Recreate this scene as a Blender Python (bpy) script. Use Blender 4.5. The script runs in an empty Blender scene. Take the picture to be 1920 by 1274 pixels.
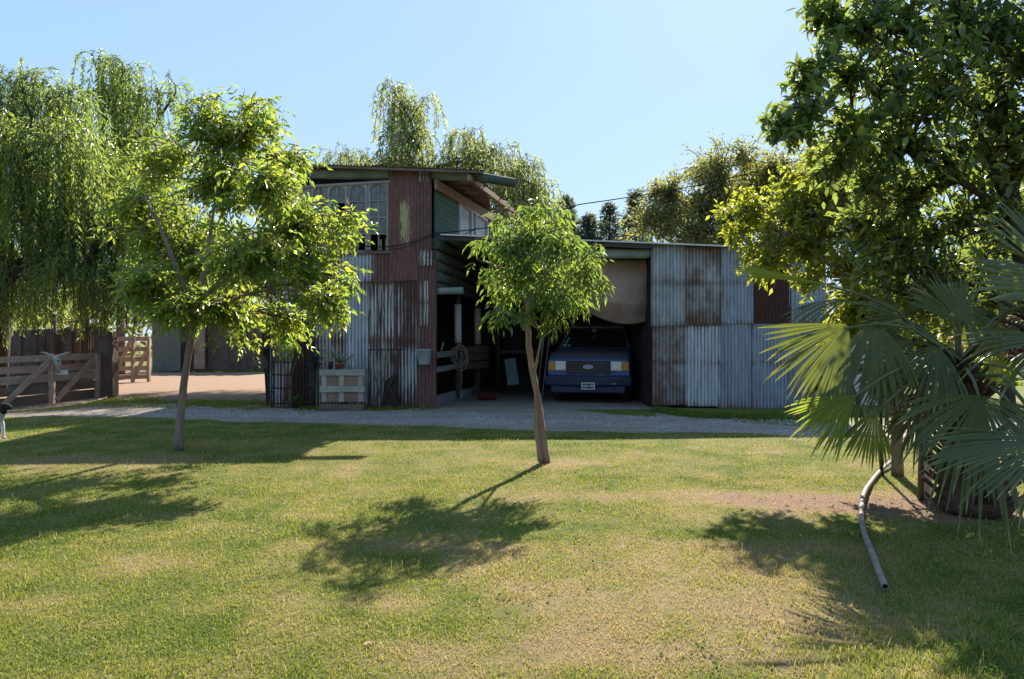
import bpy, bmesh, math, random
import numpy as np
from mathutils import Vector, Matrix, Quaternion

sc = bpy.context.scene
COL = sc.collection
R = math.radians

# ------------------------------------------------------------------ camera, sky, sun, exposure
F, H = 1450.0, 1.5
cam_d = bpy.data.cameras.new('camera'); cam = bpy.data.objects.new('camera', cam_d); COL.objects.link(cam)
cam_d.sensor_width = 36; cam_d.lens = F/1920*36; cam_d.clip_end = 2000; cam_d.clip_start = .05
cam.location = (0, 0, H); cam.rotation_euler = (R(90), 0, 0)
sc.camera = cam

SUN_EL, SUN_AZ = R(34), R(15.7)
w = bpy.data.worlds.new('World'); sc.world = w; w.use_nodes = True
wn = w.node_tree; bg = wn.nodes['Background']
sky = wn.nodes.new('ShaderNodeTexSky'); sky.sky_type = 'NISHITA'; sky.sun_disc = False
sky.sun_elevation = SUN_EL; sky.sun_rotation = SUN_AZ
sky.air_density = 1.0; sky.dust_density = 0.3; sky.ozone_density = 2.0; sky.altitude = 0
_g = wn.nodes.new('ShaderNodeGamma'); _g.inputs[1].default_value = .55; wn.links.new(sky.outputs[0], _g.inputs[0])
_m = wn.nodes.new('ShaderNodeMix'); _m.data_type = 'RGBA'; _m.inputs[0].default_value = .42
_m.inputs[6].default_value = (.94, 1.80, 3.02, 1); wn.links.new(_g.outputs[0], _m.inputs[7])
wn.links.new(_m.outputs[2], bg.inputs[0]); bg.inputs[1].default_value = 0.121
sd = bpy.data.lights.new('sun', 'SUN'); sd.energy = 4.8; sd.angle = R(.53); sd.color = (1.0, .90, .76)
sun = bpy.data.objects.new('sun', sd); COL.objects.link(sun)
sdir = Vector((math.sin(SUN_AZ)*math.cos(SUN_EL), math.cos(SUN_AZ)*math.cos(SUN_EL), math.sin(SUN_EL)))
sun.rotation_euler = sdir.to_track_quat('Z', 'Y').to_euler(); sun.location = (8, 28, 20)
sc.view_settings.view_transform = 'Standard'; sc.view_settings.look = 'None'
sc.view_settings.gamma = 1.0; sc.view_settings.exposure = 1.63
sc.cycles.use_denoising = True
sc.cycles.max_bounces = 8; sc.cycles.transparent_max_bounces = 8
sc.cycles.diffuse_bounces = 4; sc.cycles.glossy_bounces = 3; sc.cycles.transmission_bounces = 4
sc.cycles.caustics_reflective = False; sc.cycles.caustics_refractive = False
sc.cycles.sample_clamp_indirect = 8

def P(px, py, Y): return Vector(((px-960)/F*Y, Y, H-(py-637)/F*Y))
def G(px, py, z=0.0):
    Y = F*(H-z)/(py-637); return Vector(((px-960)/F*Y, Y, z))

# ------------------------------------------------------------------ numpy noise
def _lat(seed): return np.random.RandomState(seed).rand(256, 256)
def vnoise(x, y, seed=0):
    L = _lat(seed); xi = np.floor(x).astype(int); yi = np.floor(y).astype(int)
    fx = x-xi; fy = y-yi; fx = fx*fx*(3-2*fx); fy = fy*fy*(3-2*fy)
    a = L[xi & 255, yi & 255]; b = L[(xi+1) & 255, yi & 255]; c = L[xi & 255, (yi+1) & 255]; d = L[(xi+1) & 255, (yi+1) & 255]
    return (a*(1-fx)+b*fx)*(1-fy)+(c*(1-fx)+d*fx)*fy
def fbm(x, y, seed=0, o=4):
    s = 0; a = .5; t = 0
    for k in range(o):
        s = s+a*vnoise(x*2**k, y*2**k, seed+k); t += a; a *= .5
    return s/t

# ------------------------------------------------------------------ objects
def tag(o, label=None, cat=None, group=None, kind=None):
    if label: o['label'] = label
    if cat: o['category'] = cat
    if group: o['group'] = group
    if kind: o['kind'] = kind
    return o
def thing(name, label, cat, loc=(0, 0, 0), rz=0.0, group=None):
    o = bpy.data.objects.new(name, None); COL.objects.link(o); o.empty_display_size = .2
    o.location = loc; o.rotation_euler = (0, 0, rz)
    return tag(o, label, cat, group)
def rootloc(o):
    while o.parent: o = o.parent
    return Vector(o.location)
def link_mesh(name, me, mats, parent=None):
    o = bpy.data.objects.new(name, me); COL.objects.link(o)
    for m in (mats if isinstance(mats, (list, tuple)) else [mats]): me.materials.append(m)
    if parent: o.parent = parent
    return o

class MB:
    """collects shapes; build() links them as ONE mesh object"""
    def __init__(s): s.v = []; s.f = []; s.m = []; s.sm = []; s.mi = 0
    def add(s, vs, fs, smooth=False):
        k = len(s.v); s.v += [tuple(p) for p in vs]
        for f in fs: s.f.append([i+k for i in f]); s.m.append(s.mi); s.sm.append(smooth)
    def box(s, c, size, rz=0.0, jit=0.0, rng=random):
        c = Vector(c); q = Matrix.Rotation(rz, 3, 'Z'); vs = []
        for dz in (-.5, .5):
            for dx, dy in ((-.5, -.5), (.5, -.5), (.5, .5), (-.5, .5)):
                p = q @ Vector((dx*size[0], dy*size[1], dz*size[2]))
                if jit: p += Vector([rng.uniform(-jit, jit) for _ in range(3)])
                vs.append(c+p)
        s.add(vs, [(3, 2, 1, 0), (4, 5, 6, 7), (0, 1, 5, 4), (1, 2, 6, 5), (2, 3, 7, 6), (3, 0, 4, 7)])
    def beam(s, a, b, wd, ht, up=(0, 0, 1), jit=0.0, rng=random):
        a = Vector(a); b = Vector(b); d = (b-a).normalized(); up = Vector(up)
        side = d.cross(up)
        if side.length < 1e-4: side = Vector((1, 0, 0))
        side.normalize(); u = side.cross(d)
        vs = []
        for p in (a, b):
            for x, y in ((-.5, -.5), (.5, -.5), (.5, .5), (-.5, .5)):
                q = p+side*x*wd+u*y*ht
                if jit: q = q+Vector([rng.uniform(-jit, jit) for _ in range(3)])
                vs.append(q)
        s.add(vs, [(0, 1, 2, 3), (7, 6, 5, 4), (4, 5, 1, 0), (5, 6, 2, 1), (6, 7, 3, 2), (7, 4, 0, 3)])
    def tube(s, pts, rad, n=8, cap=True, jit=0.0, rng=random, smooth=True):
        pts = [Vector(p) for p in pts]
        if not isinstance(rad, (list, tuple)): rad = [rad]*len(pts)
        vs = []; fs = []; ref = None
        for i, p in enumerate(pts):
            d = (pts[min(i+1, len(pts)-1)]-pts[max(i-1, 0)]).normalized()
            if ref is None:
                ref = d.orthogonal().normalized()
            ref = (ref-d*ref.dot(d))
            if ref.length < 1e-5: ref = d.orthogonal()
            ref.normalize(); bi = d.cross(ref)
            for k in range(n):
                a = 2*math.pi*k/n; r = rad[i]*(1+(rng.uniform(-jit, jit) if jit else 0))
                vs.append(p+(ref*math.cos(a)+bi*math.sin(a))*r)
        for i in range(len(pts)-1):
            for k in range(n):
                a = i*n+k; b = i*n+(k+1) % n; fs.append((a, b, b+n, a+n))
        s.add(vs, fs, smooth)
        if cap:
            k = len(s.v)-len(vs)
            for f in (list(range(n))[::-1], [(len(pts)-1)*n+i for i in range(n)]):
                s.f.append([i+k for i in f]); s.m.append(s.mi); s.sm.append(False)
    def lathe(s, o, prof, n=20, smooth=True, axis='Z'):
        o = Vector(o); vs = []; fs = []
        for r, z in prof:
            for k in range(n):
                a = 2*math.pi*k/n
                if axis == 'Z': vs.append(o+Vector((r*math.cos(a), r*math.sin(a), z)))
                elif axis == 'X': vs.append(o+Vector((z, r*math.cos(a), r*math.sin(a))))
                else: vs.append(o+Vector((r*math.cos(a), z, -r*math.sin(a))))
        for i in range(len(prof)-1):
            for k in range(n):
                a = i*n+k; b = i*n+(k+1) % n; fs.append((a, b, b+n, a+n))
        s.add(vs, fs, smooth)
    def prism(s, poly, ext):
        poly = [Vector(p) for p in poly]; ext = Vector(ext); n = len(poly)
        vs = poly+[p+ext for p in poly]
        s.add(vs, [tuple(range(n))[::-1], tuple(range(n, 2*n))]+[(i, (i+1) % n, (i+1) % n+n, i+n) for i in range(n)])
    def grid(s, fn, nu, nv, smooth=True):
        vs = [fn(i/nu, j/nv) for j in range(nv+1) for i in range(nu+1)]
        s.add(vs, [(j*(nu+1)+i, j*(nu+1)+i+1, (j+1)*(nu+1)+i+1, (j+1)*(nu+1)+i) for j in range(nv) for i in range(nu)], smooth)
    def build(s, name, mats, parent=None, bevel=0.0, local=False, solid=0.0):
        me = bpy.data.meshes.new(name)
        off = Vector((0, 0, 0)) if (local or not parent) else rootloc(parent)
        me.from_pydata([(p[0]-off.x, p[1]-off.y, p[2]-off.z) for p in s.v], [], s.f)
        me.polygons.foreach_set('material_index', s.m); me.polygons.foreach_set('use_smooth', s.sm)
        me.update()
        o = link_mesh(name, me, mats, parent)
        if solid:
            md = o.modifiers.new('solid', 'SOLIDIFY'); md.thickness = solid; md.offset = 0
        if bevel:
            md = o.modifiers.new('bevel', 'BEVEL'); md.width = bevel; md.segments = 2; md.limit_method = 'ANGLE'
        return o

# ------------------------------------------------------------------ materials
class NT:
    def __init__(s, name):
        s.mat = bpy.data.materials.new(name); s.mat.use_nodes = True; s.t = s.mat.node_tree; s.t.nodes.clear()
        s.out = s.t.nodes.new('ShaderNodeOutputMaterial')
    def n(s, typ, **k):
        nd = s.t.nodes.new('ShaderNode'+typ)
        for a, b in k.items(): setattr(nd, a, b)
        return nd
    def l(s, a, b): s.t.links.new(a, b)
    def val(s, inp, v):
        if hasattr(v, 'is_linked') or isinstance(v, bpy.types.NodeSocket): s.l(v, inp)
        elif isinstance(v, (tuple, list)) and len(v) == 3 and inp.type == 'RGBA': inp.default_value = (*v, 1)
        else: inp.default_value = v
    def coord(s, scale=(1, 1, 1), rnd=True, kind='Object'):
        tc = s.n('TexCoord'); v = tc.outputs[kind]
        if rnd:
            oi = s.n('ObjectInfo'); mm = s.n('MATH' if False else 'Math', operation='MULTIPLY'); s.l(oi.outputs['Random'], mm.inputs[0]); mm.inputs[1].default_value = 57.0
            ad = s.n('VectorMath', operation='ADD'); s.l(v, ad.inputs[0]); s.l(mm.outputs[0], ad.inputs[1]); v = ad.outputs[0]
        mp = s.n('VectorMath', operation='MULTIPLY'); s.l(v, mp.inputs[0]); mp.inputs[1].default_value = scale
        return mp.outputs[0]
    def noise(s, vec, scale, detail=4, rough=.55, dist=0.0):
        nd = s.n('TexNoise'); s.l(vec, nd.inputs['Vector']); nd.inputs['Scale'].default_value = scale
        nd.inputs['Detail'].default_value = detail; nd.inputs['Roughness'].default_value = rough; nd.inputs['Distortion'].default_value = dist
        return nd.outputs[0]
    def ramp(s, fac, stops):
        nd = s.n('ValToRGB'); s.l(fac, nd.inputs[0]); e = nd.color_ramp.elements
        while len(e) < len(stops): e.new(.5)
        for k, (p, c) in enumerate(stops):
            e[k].position = p; e[k].color = (c, c, c, 1) if isinstance(c, (int, float)) else (*c, 1)
        return nd.outputs[0]
    def mix(s, fac, a, b, blend='MIX'):
        nd = s.n('Mix', data_type='RGBA', blend_type=blend); s.val(nd.inputs[0], fac); s.val(nd.inputs[6], a); s.val(nd.inputs[7], b)
        return nd.outputs[2]
    def math(s, op, a, b=0.0):
        nd = s.n('Math', operation=op); s.val(nd.inputs[0], a); s.val(nd.inputs[1], b); return nd.outputs[0]
    def attr(s, name): return s.n('Attribute', attribute_name=name).outputs['Fac']
    def bump(s, h, strength=.4, dist=.01):
        nd = s.n('Bump'); nd.inputs['Strength'].default_value = strength; nd.inputs['Distance'].default_value = dist; s.l(h, nd.inputs['Height']); return nd.outputs[0]
    def bsdf(s, col, rough=.8, metal=0.0, normal=None, spec=.3, **kw):
        b = s.n('BsdfPrincipled'); s.val(b.inputs['Base Color'], col); s.val(b.inputs['Roughness'], rough); s.val(b.inputs['Metallic'], metal)
        b.inputs['Specular IOR Level'].default_value = spec
        if normal: s.l(normal, b.inputs['Normal'])
        for a, v in kw.items(): s.val(b.inputs[a], v)
        return b
    def done(s, b): s.l(b.outputs[0], s.out.inputs[0]); return s.mat

def zinc(name, rust, tint=(.36, .40, .45), pale=0.0, streak=1.0, dark=(.10, .055, .044), lite=(.27, .15, .112), soft=.09):
    t = NT(name)
    big = t.noise(t.coord((1.3, 1.3, .9*(.55 if streak > .5 else 1))), 1.6, 8, .62)
    fine = t.noise(t.coord((16, 16, .8)), 1.5, 5, .6)
    m = t.math('ADD', big, t.math('MULTIPLY', t.math('SUBTRACT', fine, .5), .55*streak))
    _tg = t.n('TexCoord'); _sg = t.n('SeparateXYZ'); t.l(_tg.outputs['Generated'], _sg.inputs[0])
    for _ax, _pw, _am in ((0, 9, .17), (2, 7, .26)):
        m = t.math('ADD', m, t.math('MULTIPLY', t.math('POWER', t.math('MULTIPLY', t.math('ABSOLUTE', t.math('SUBTRACT', _sg.outputs[_ax], .5)), 2.0), _pw), _am))
    _bd = t.math('MAXIMUM', 0.0, t.math('SUBTRACT', 1.0, t.math('MULTIPLY', t.math('ABSOLUTE', t.math('SUBTRACT', _sg.outputs[2], .52)), 16.0)))
    m = t.math('ADD', m, t.math('MULTIPLY', _bd, .13))
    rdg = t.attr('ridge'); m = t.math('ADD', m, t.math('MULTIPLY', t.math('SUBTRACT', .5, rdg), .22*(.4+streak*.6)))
    mask = t.ramp(m, [(max(.01, 1-rust-soft), 0.0), (min(.99, 1-rust+soft), 1.0)])
    rc = t.ramp(t.noise(t.coord((6, 6, 2)), 3, 6, .7), [(.25, dark), (.55, tuple((a+b)/2 for a, b in zip(dark, lite))), (.8, lite)])
    zc = t.ramp(t.noise(t.coord((9, 9, .7)), 2.2, 6, .65), [(.25, tuple(c*.62 for c in tint)), (.5, tint), (.78, tuple(min(1, c*1.45) for c in tint))])
    zc = t.mix(t.ramp(t.noise(t.coord((2, 2, 2)), 2, 4), [(.45, 0.0), (.75, .55)]), zc, tuple(c*.55+.06*k for c, k in zip(tint, (1.2, .8, .5))))
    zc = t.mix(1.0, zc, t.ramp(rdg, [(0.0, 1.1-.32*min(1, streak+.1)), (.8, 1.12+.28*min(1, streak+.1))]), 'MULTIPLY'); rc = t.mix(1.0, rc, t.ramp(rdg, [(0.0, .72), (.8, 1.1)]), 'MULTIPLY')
    col = t.mix(mask, zc, rc)
    if pale:
        pm = t.ramp(t.noise(t.coord((22, 22, 1.1)), 1.3, 6, .7), [(.60-pale*.15, 0.0), (.66-pale*.12, 1.0)])
        col = t.mix(pm, col, (.42, .40, .36))
    # grime gathering towards the foot of every sheet is dirt on the metal itself
    rg = t.math('ADD', t.math('MULTIPLY', mask, .35), .5)
    b = t.bsdf(col, rg, .25, t.bump(t.noise(t.coord((30, 30, 12)), 3, 3), .25, .004), .3)
    return t.done(b)
def wood(name, a, b, grain='h', rough=.85, green=0.0, bump=.5):
    t = NT(name); sc_ = {'h': (1.6, 22, 22), 'v': (22, 22, 1.6), 'a': (9, 9, 9)}[grain]
    g = t.noise(t.coord(sc_), 1.6, 6, .65, .4); blot = t.noise(t.coord((1, 1, 1)), 2.5, 4)
    col = t.ramp(g, [(.25, a), (.75, b)])
    col = t.mix(t.ramp(blot, [(.35, 0.0), (.75, .6)]), col, tuple(x*.6 for x in a))
    if green: col = t.mix(t.ramp(t.noise(t.coord((2, 2, 2)), 1.7, 5), [(.4, 0.0), (.6, green)]), col, (.06, .12, .085))
    return t.done(t.bsdf(col, rough, 0, t.bump(g, bump, .006), .2))
def plain(name, col, rough=.6, metal=0.0, var=.25, scale=6, spec=.4, **kw):
    t = NT(name); n = t.noise(t.coord(), scale, 5, .6)
    c = t.ramp(n, [(.25, tuple(x*(1-var) for x in col)), (.75, tuple(min(1, x*(1+var)) for x in col))])
    return t.done(t.bsdf(c, rough, metal, t.bump(n, .15, .004), spec, **kw))
def leafmat(name, c1, c2, c3, trans, tmix=.45, rough=.42, spec=.4):
    t = NT(name); tone = t.attr('tone')
    c = t.ramp(tone, [(.0, c1), (.6, c2), (.97, c3)])
    tcol = t.mix(.5, t.mix(1.0, c, (2.2, 2.2, 1.2), 'MULTIPLY'), trans)
    b = t.bsdf(c, rough, 0, None, spec)
    tr = t.n('BsdfTranslucent'); t.l(tcol, tr.inputs[0])
    mx = t.n('MixShader'); mx.inputs[0].default_value = tmix; t.l(b.outputs[0], mx.inputs[1]); t.l(tr.outputs[0], mx.inputs[2])
    t.l(mx.outputs[0], t.out.inputs[0]); return t.mat

M = {}
M['zinc_grey'] = zinc('zinc_grey', .44, (.26, .26, .26))
M['zinc_tan'] = zinc('zinc_tan', .40, (.29, .26, .23), lite=(.17, .105, .075))
M['zinc_blue'] = zinc('zinc_blue', .30, (.185, .225, .28), streak=.45, soft=.14)
M['zinc_blue_dark'] = zinc('zinc_blue_dark', .24, (.15, .185, .24), streak=.45, soft=.14)
M['zinc_bright'] = zinc('zinc_bright', .30, (.30, .325, .355), streak=.8, soft=.12)
M['zinc_rusty'] = zinc('zinc_rusty', .52, (.32, .34, .36), streak=.7, lite=(.14, .075, .05))
M['rust_streak'] = zinc('rust_streak', .56, (.34, .35, .37), pale=.6, streak=1.5, lite=(.17, .08, .058))
M['rust'] = zinc('rust', .74, (.30, .28, .27), streak=.5, dark=(.105, .057, .05), lite=(.26, .135, .11))
M['rust_dark'] = zinc('rust_dark', .95, (.2, .15, .13), streak=.3, dark=(.045, .02, .017), lite=(.09, .042, .034))
t = NT('rust_peeling')
_v = t.coord((1, 1, 1)); _rc = t.ramp(t.noise(t.coord((6, 6, 1.5)), 3, 6, .7), [(.25, (.10, .052, .045)), (.75, (.255, .128, .105))])
_sep = t.n('SeparateXYZ'); _tc = t.n('TexCoord'); t.l(_tc.outputs['Generated'], _sep.inputs[0])
_cx = t.math('SUBTRACT', 1.0, t.math('MULTIPLY', t.math('ABSOLUTE', t.math('SUBTRACT', _sep.outputs[0], .55)), 3.3))
_cz = t.math('SUBTRACT', 1.0, t.math('MULTIPLY', t.math('ABSOLUTE', t.math('SUBTRACT', _sep.outputs[2], .52)), 3.0))
_pn = t.math('ADD', t.math('MULTIPLY', t.math('MINIMUM', _cx, _cz), .55), t.math('SUBTRACT', t.noise(t.coord((24, 24, 3.5)), 1.6, 6, .7), .3))
t.done(t.bsdf(t.mix(t.ramp(_pn, [(.47, 0.0), (.54, 1.0)]), _rc, (.44, .36, .20)), .85, .1, t.bump(_pn, .3, .004), .2)); M['rust_peeling'] = t.mat

M['log_green'] = wood('log_green', (.20, .215, .195), (.40, .415, .375), 'h', green=.3)
M['plank_green'] = wood('plank_green', (.06, .11, .09), (.135, .20, .165), 'h', green=.7)
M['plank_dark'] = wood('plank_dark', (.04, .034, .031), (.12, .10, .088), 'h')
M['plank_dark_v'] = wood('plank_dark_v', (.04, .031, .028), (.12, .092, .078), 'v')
M['log_wall'] = wood('log_wall', (.055, .055, .05), (.14, .145, .13), 'h', green=.3)
M['wood_tan'] = wood('wood_tan', (.20, .12, .085), (.38, .25, .18), 'h')
M['wood_grey'] = wood('wood_grey', (.15, .145, .15), (.36, .345, .345), 'h')
M['wood_grey_v'] = wood('wood_grey_v', (.15, .14, .14), (.36, .34, .335), 'v')
M['wood_brown'] = wood('wood_brown', (.10, .065, .05), (.26, .18, .14), 'h')
M['wood_brown_v'] = wood('wood_brown_v', (.075, .05, .042), (.19, .135, .11), 'v')
M['wood_pale'] = wood('wood_pale', (.26, .24, .20), (.50, .47, .41), 'h')
M['wood_gate'] = wood('wood_gate', (.29, .19, .14), (.58, .42, .33), 'h')
M['slab'] = wood('slab', (.075, .055, .05), (.20, .155, .14), 'v')
M['window_wood'] = wood('window_wood', (.25, .21, .19), (.46, .40, .37), 'v')
M['white_paint'] = plain('white_paint', (.72, .72, .72), .7, 0, .12, 9)
M['cream_paint'] = plain('cream_paint', (.62, .58, .48), .7, 0, .15, 9)
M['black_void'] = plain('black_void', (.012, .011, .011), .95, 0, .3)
M['iron'] = plain('iron', (.028, .020, .018), .75, .4, .4)
M['rust_iron'] = plain('rust_iron', (.09, .05, .038), .85, .2, .4, 20)
M['bark'] = wood('bark', (.13, .095, .075), (.30, .23, .185), 'v', bump=.9)
M['bark_tan'] = wood('bark_tan', (.18, .12, .085), (.36, .25, .18), 'v', bump=.8)
M['bark_dark'] = wood('bark_dark', (.03, .023, .018), (.085, .065, .05), 'v', bump=.9)
M['palm_bark'] = wood('palm_bark', (.04, .024, .017), (.14, .085, .06), 'a', bump=1.0)
M['leaf_ash'] = leafmat('leaf_ash', (.030, .072, .016), (.095, .155, .020), (.27, .26, .03), (.40, .52, .08), .5, .32, .6)
M['leaf_mid'] = leafmat('leaf_mid', (.030, .070, .018), (.068, .125, .028), (.19, .24, .03), (.38, .48, .08), .46, .32, .6)
M['leaf_big'] = leafmat('leaf_big', (.032, .060, .022), (.072, .115, .038), (.20, .22, .04), (.38, .46, .08), .46, .32, .6)
M['leaf_lime'] = leafmat('leaf_lime', (.065, .105, .015), (.14, .18, .02), (.30, .27, .03), (.52, .56, .05), .5, .34, .5)
M['leaf_willow'] = leafmat('leaf_willow', (.055, .095, .035), (.115, .175, .05), (.25, .26, .05), (.44, .58, .11), .48, .42)
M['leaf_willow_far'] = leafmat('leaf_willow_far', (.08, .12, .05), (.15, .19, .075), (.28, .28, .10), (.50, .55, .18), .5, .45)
M['leaf_far'] = leafmat('leaf_far', (.06, .08, .035), (.12, .14, .05), (.27, .22, .06), (.46, .46, .12), .48, .45)
M['leaf_conifer'] = leafmat('leaf_conifer', (.05, .065, .05), (.09, .11, .085), (.14, .15, .10), (.2, .24, .14), .35, .6)
M['leaf_dry'] = leafmat('leaf_dry', (.08, .055, .04), (.16, .11, .08), (.26, .19, .12), (.3, .22, .13), .3, .8, .1)
M['leaf_hedge'] = leafmat('leaf_hedge', (.03, .06, .016), (.07, .11, .022), (.20, .20, .03), (.32, .36, .04), .42, .5)
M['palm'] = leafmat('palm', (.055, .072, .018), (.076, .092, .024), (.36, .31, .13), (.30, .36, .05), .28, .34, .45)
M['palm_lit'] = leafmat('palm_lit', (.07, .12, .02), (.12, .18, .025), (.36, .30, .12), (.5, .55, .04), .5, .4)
M['palm_dry'] = leafmat('palm_dry', (.10, .065, .05), (.17, .115, .09), (.30, .23, .18), (.2, .14, .1), .2, .8, .1)

def groundmat():
    t = NT('lawn_soil'); v = t.coord(rnd=False); dry = t.attr('dry'); dirt = t.attr('dirt')
    f = t.noise(v, 55, 6, .7); g = t.noise(v, 9, 4, .6)
    k = t.math('ADD', dry, t.math('MULTIPLY', t.math('SUBTRACT', f, .5), .9))
    c = t.ramp(k, [(.25, (.055, .078, .014)), (.5, (.115, .115, .028)), (.75, (.20, .15, .075))])
    c = t.mix(t.math('MULTIPLY', t.ramp(g, [(.45, 0.0), (.7, .6)]), .6), c, (.05, .08, .014))
    dm = t.ramp(t.math('ADD', dirt, t.math('MULTIPLY', t.math('SUBTRACT', f, .5), .7)), [(.38, 0.0), (.62, 1.0)])
    c = t.mix(dm, c, t.ramp(f, [(.3, (.12, .072, .05)), (.7, (.25, .16, .11))]))
    return t.done(t.bsdf(c, .95, 0, t.bump(f, .7, .02), .1))
M['lawn'] = groundmat()
def dirtmat(name, a, b, grass=0.0, scale=8):
    t = NT(name); v = t.coord(rnd=False)
    n = t.noise(v, scale, 8, .7); m = t.noise(v, .55, 5, .6); f = t.noise(v, 70, 4, .7)
    c = t.ramp(t.math('ADD', t.math('MULTIPLY', n, .6), t.math('MULTIPLY', f, .4)), [(.3, a), (.7, b)])
    if grass: c = t.mix(t.ramp(m, [(.62-grass, 0.0), (.72-grass, 1.0)]), c, t.ramp(f, [(.3, (.06, .09, .016)), (.7, (.15, .165, .035))]))
    return t.done(t.bsdf(c, .95, 0, t.bump(f, .6, .02), .1))
M['ground'] = dirtmat('ground', (.14, .11, .06), (.27, .22, .12), .25)
M['dirt'] = dirtmat('dirt', (.19, .125, .088), (.33, .23, .165))
def gravelmat():
    t = NT('gravel'); v = t.coord(rnd=False)
    vo = t.n('TexVoronoi'); t.l(v, vo.inputs['Vector']); vo.inputs['Scale'].default_value = 38
    _mv = t.n('VectorMath', operation='MULTIPLY'); t.l(v, _mv.inputs[0]); _mv.inputs[1].default_value = (.28, 1.5, 1)
    n = t.noise(_mv.outputs[0], 1.1, 6, .6); f = t.noise(v, 60, 3, .6)
    c = t.ramp(vo.outputs['Color'], [(.1, (.15, .128, .105)), (.5, (.28, .24, .20)), (.95, (.48, .41, .345))])
    c = t.mix(t.ramp(n, [(.42, 0.0), (.62, .85)]), c, t.ramp(f, [(.3, (.17, .125, .10)), (.7, (.31, .235, .185))]))
    return t.done(t.bsdf(c, .9, 0, t.bump(vo.outputs['Distance'], .8, .03), .2))
M['gravel'] = gravelmat()
def blademat(name):
    t = NT(name); tone = t.attr('tone')
    c = t.ramp(tone, [(.0, (.05, .095, .015)), (.3, (.145, .19, .026)), (.55, (.275, .27, .052)), (.75, (.33, .25, .125)), (1.0, (.37, .26, .17))])
    b = t.bsdf(c, .6, 0, None, .25); tr = t.n('BsdfTranslucent'); t.l(t.mix(1.0, c, (1.55, 1.6, 1.15), 'MULTIPLY'), tr.inputs[0])
    mx = t.n('MixShader'); mx.inputs[0].default_value = .36; t.l(b.outputs[0], mx.inputs[1]); t.l(tr.outputs[0], mx.inputs[2])
    t.l(mx.outputs[0], t.out.inputs[0]); return t.mat
M['blade'] = blademat('blade')

# ------------------------------------------------------------------ ground sheets
def sheet_from_poly(name, poly, z, mat, cell=.25, edge=.25, seed=1, dryf=None):
    """flat sheet inside a polygon with a wavering edge; carries dry / dirt values when asked"""
    poly = np.array([(p[0], p[1]) for p in poly]); out = []
    for i in range(len(poly)):
        a, b = poly[i], poly[(i+1) % len(poly)]; n = max(2, int(np.linalg.norm(b-a)/cell))
        for k in range(n):
            p = a+(b-a)*k/n; q = (fbm(np.array([p[0]*1.7+9]), np.array([p[1]*1.7+3]), seed)[0]-.5)*2*edge
            d = (b-a)/np.linalg.norm(b-a); out.append(p+np.array((-d[1], d[0]))*q)
    bm = bmesh.new(); vs = [bm.verts.new((p[0], p[1], z)) for p in out]; f = bm.faces.new(vs)
    bmesh.ops.triangulate(bm, faces=[f])
    if bm.faces and sum(fc.normal.z for fc in bm.faces) < 0: bmesh.ops.reverse_faces(bm, faces=bm.faces)
    me = bpy.data.meshes.new(name); bm.to_mesh(me); bm.free()
    o = link_mesh(name, me, mat); tag(o, kind='structure'); return o

mb = MB(); mb.add([(-260, -60, -.012), (260, -60, -.012), (260, 400, -.012), (-260, 400, -.012)], [(0, 1, 2, 3)])
tag(mb.build('ground', M['ground']), kind='structure')

# dead and bare patches of the lawn, as (px, py, half width m, half depth m, dry, dirt)
PATCH = [(1450, 938, 1.15, .38, .35, .75), (1330, 925, .7, .2, .3, .5), (1580, 955, .9, .35, .3, .6), (1020, 868, .95, .55, .28, .35), (930, 1028, .55, .16, .3, .5),
         (1250, 1110, .9, .8, .30, .26), (1450, 1150, .55, .45, .3, .30), (1100, 1210, .6, .3, .22, .26), (1420, 1050, .9, .45, .3, .28), (1150, 930, .8, .25, .25, .2), (760, 1230, .5, .25, .2, .2),
         (120, 868, 1.6, .25, .3, .1), (230, 862, 1.0, .3, .2, .3), (1640, 930, .8, .4, .3, .5), (1850, 960, 1.2, .5, .3, .7), (1250, 1230, .5, .2, .25, .4),
         (1434, 848, .25, .12, .2, 1.0), (300, 1060, .6, .2, .15, .1), (640, 1130, .5, .2, .15, .15), (1700, 1190, .5, .3, .1, .3), (1380, 1030, .7, .25, .25, .25)]
PATCH = [(*G(a, b)[:2], c, d, e, f) for a, b, c, d, e, f in PATCH]
def lawn_vals(x, y):
    dry = .50+(fbm(x*.55, y*.55, 11)-.5)*.34+(fbm(x*3.2, y*3.2, 21)-.5)*.75
    dirt = (fbm(x*1.4+7, y*1.4, 31)-.62)*1.6+(fbm(x*7, y*7, 35)-.5)*.55
    dry = dry+np.clip((y-12)/6, 0, .0)
    for cx, cy, rx, ry, a, b in PATCH:
        q = np.exp(-(((x-cx)/rx)**2+((y-cy)/ry)**2)*1.1)
        dry = dry+a*q; dirt = dirt+b*q
    return np.clip(dry, 0, 1), np.clip(dirt, 0, 1)

ROAD_LOW = [G(-260, 779), G(-60, 784), G(150, 780), (-7.6, 15.15), G(450, 790), G(600, 795), G(800, 800), G(960, 804), G(1150, 809), G(1300, 812), G(1480, 818), G(1750, 826), G(2100, 838)]
ROAD_LOW = [(p[0], p[1]) for p in ROAD_LOW]
def road_low(x):
    xs = np.array([p[0] for p in ROAD_LOW]); ys = np.array([p[1] for p in ROAD_LOW]); o = np.argsort(xs); return np.interp(x, xs[o], ys[o])
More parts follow.
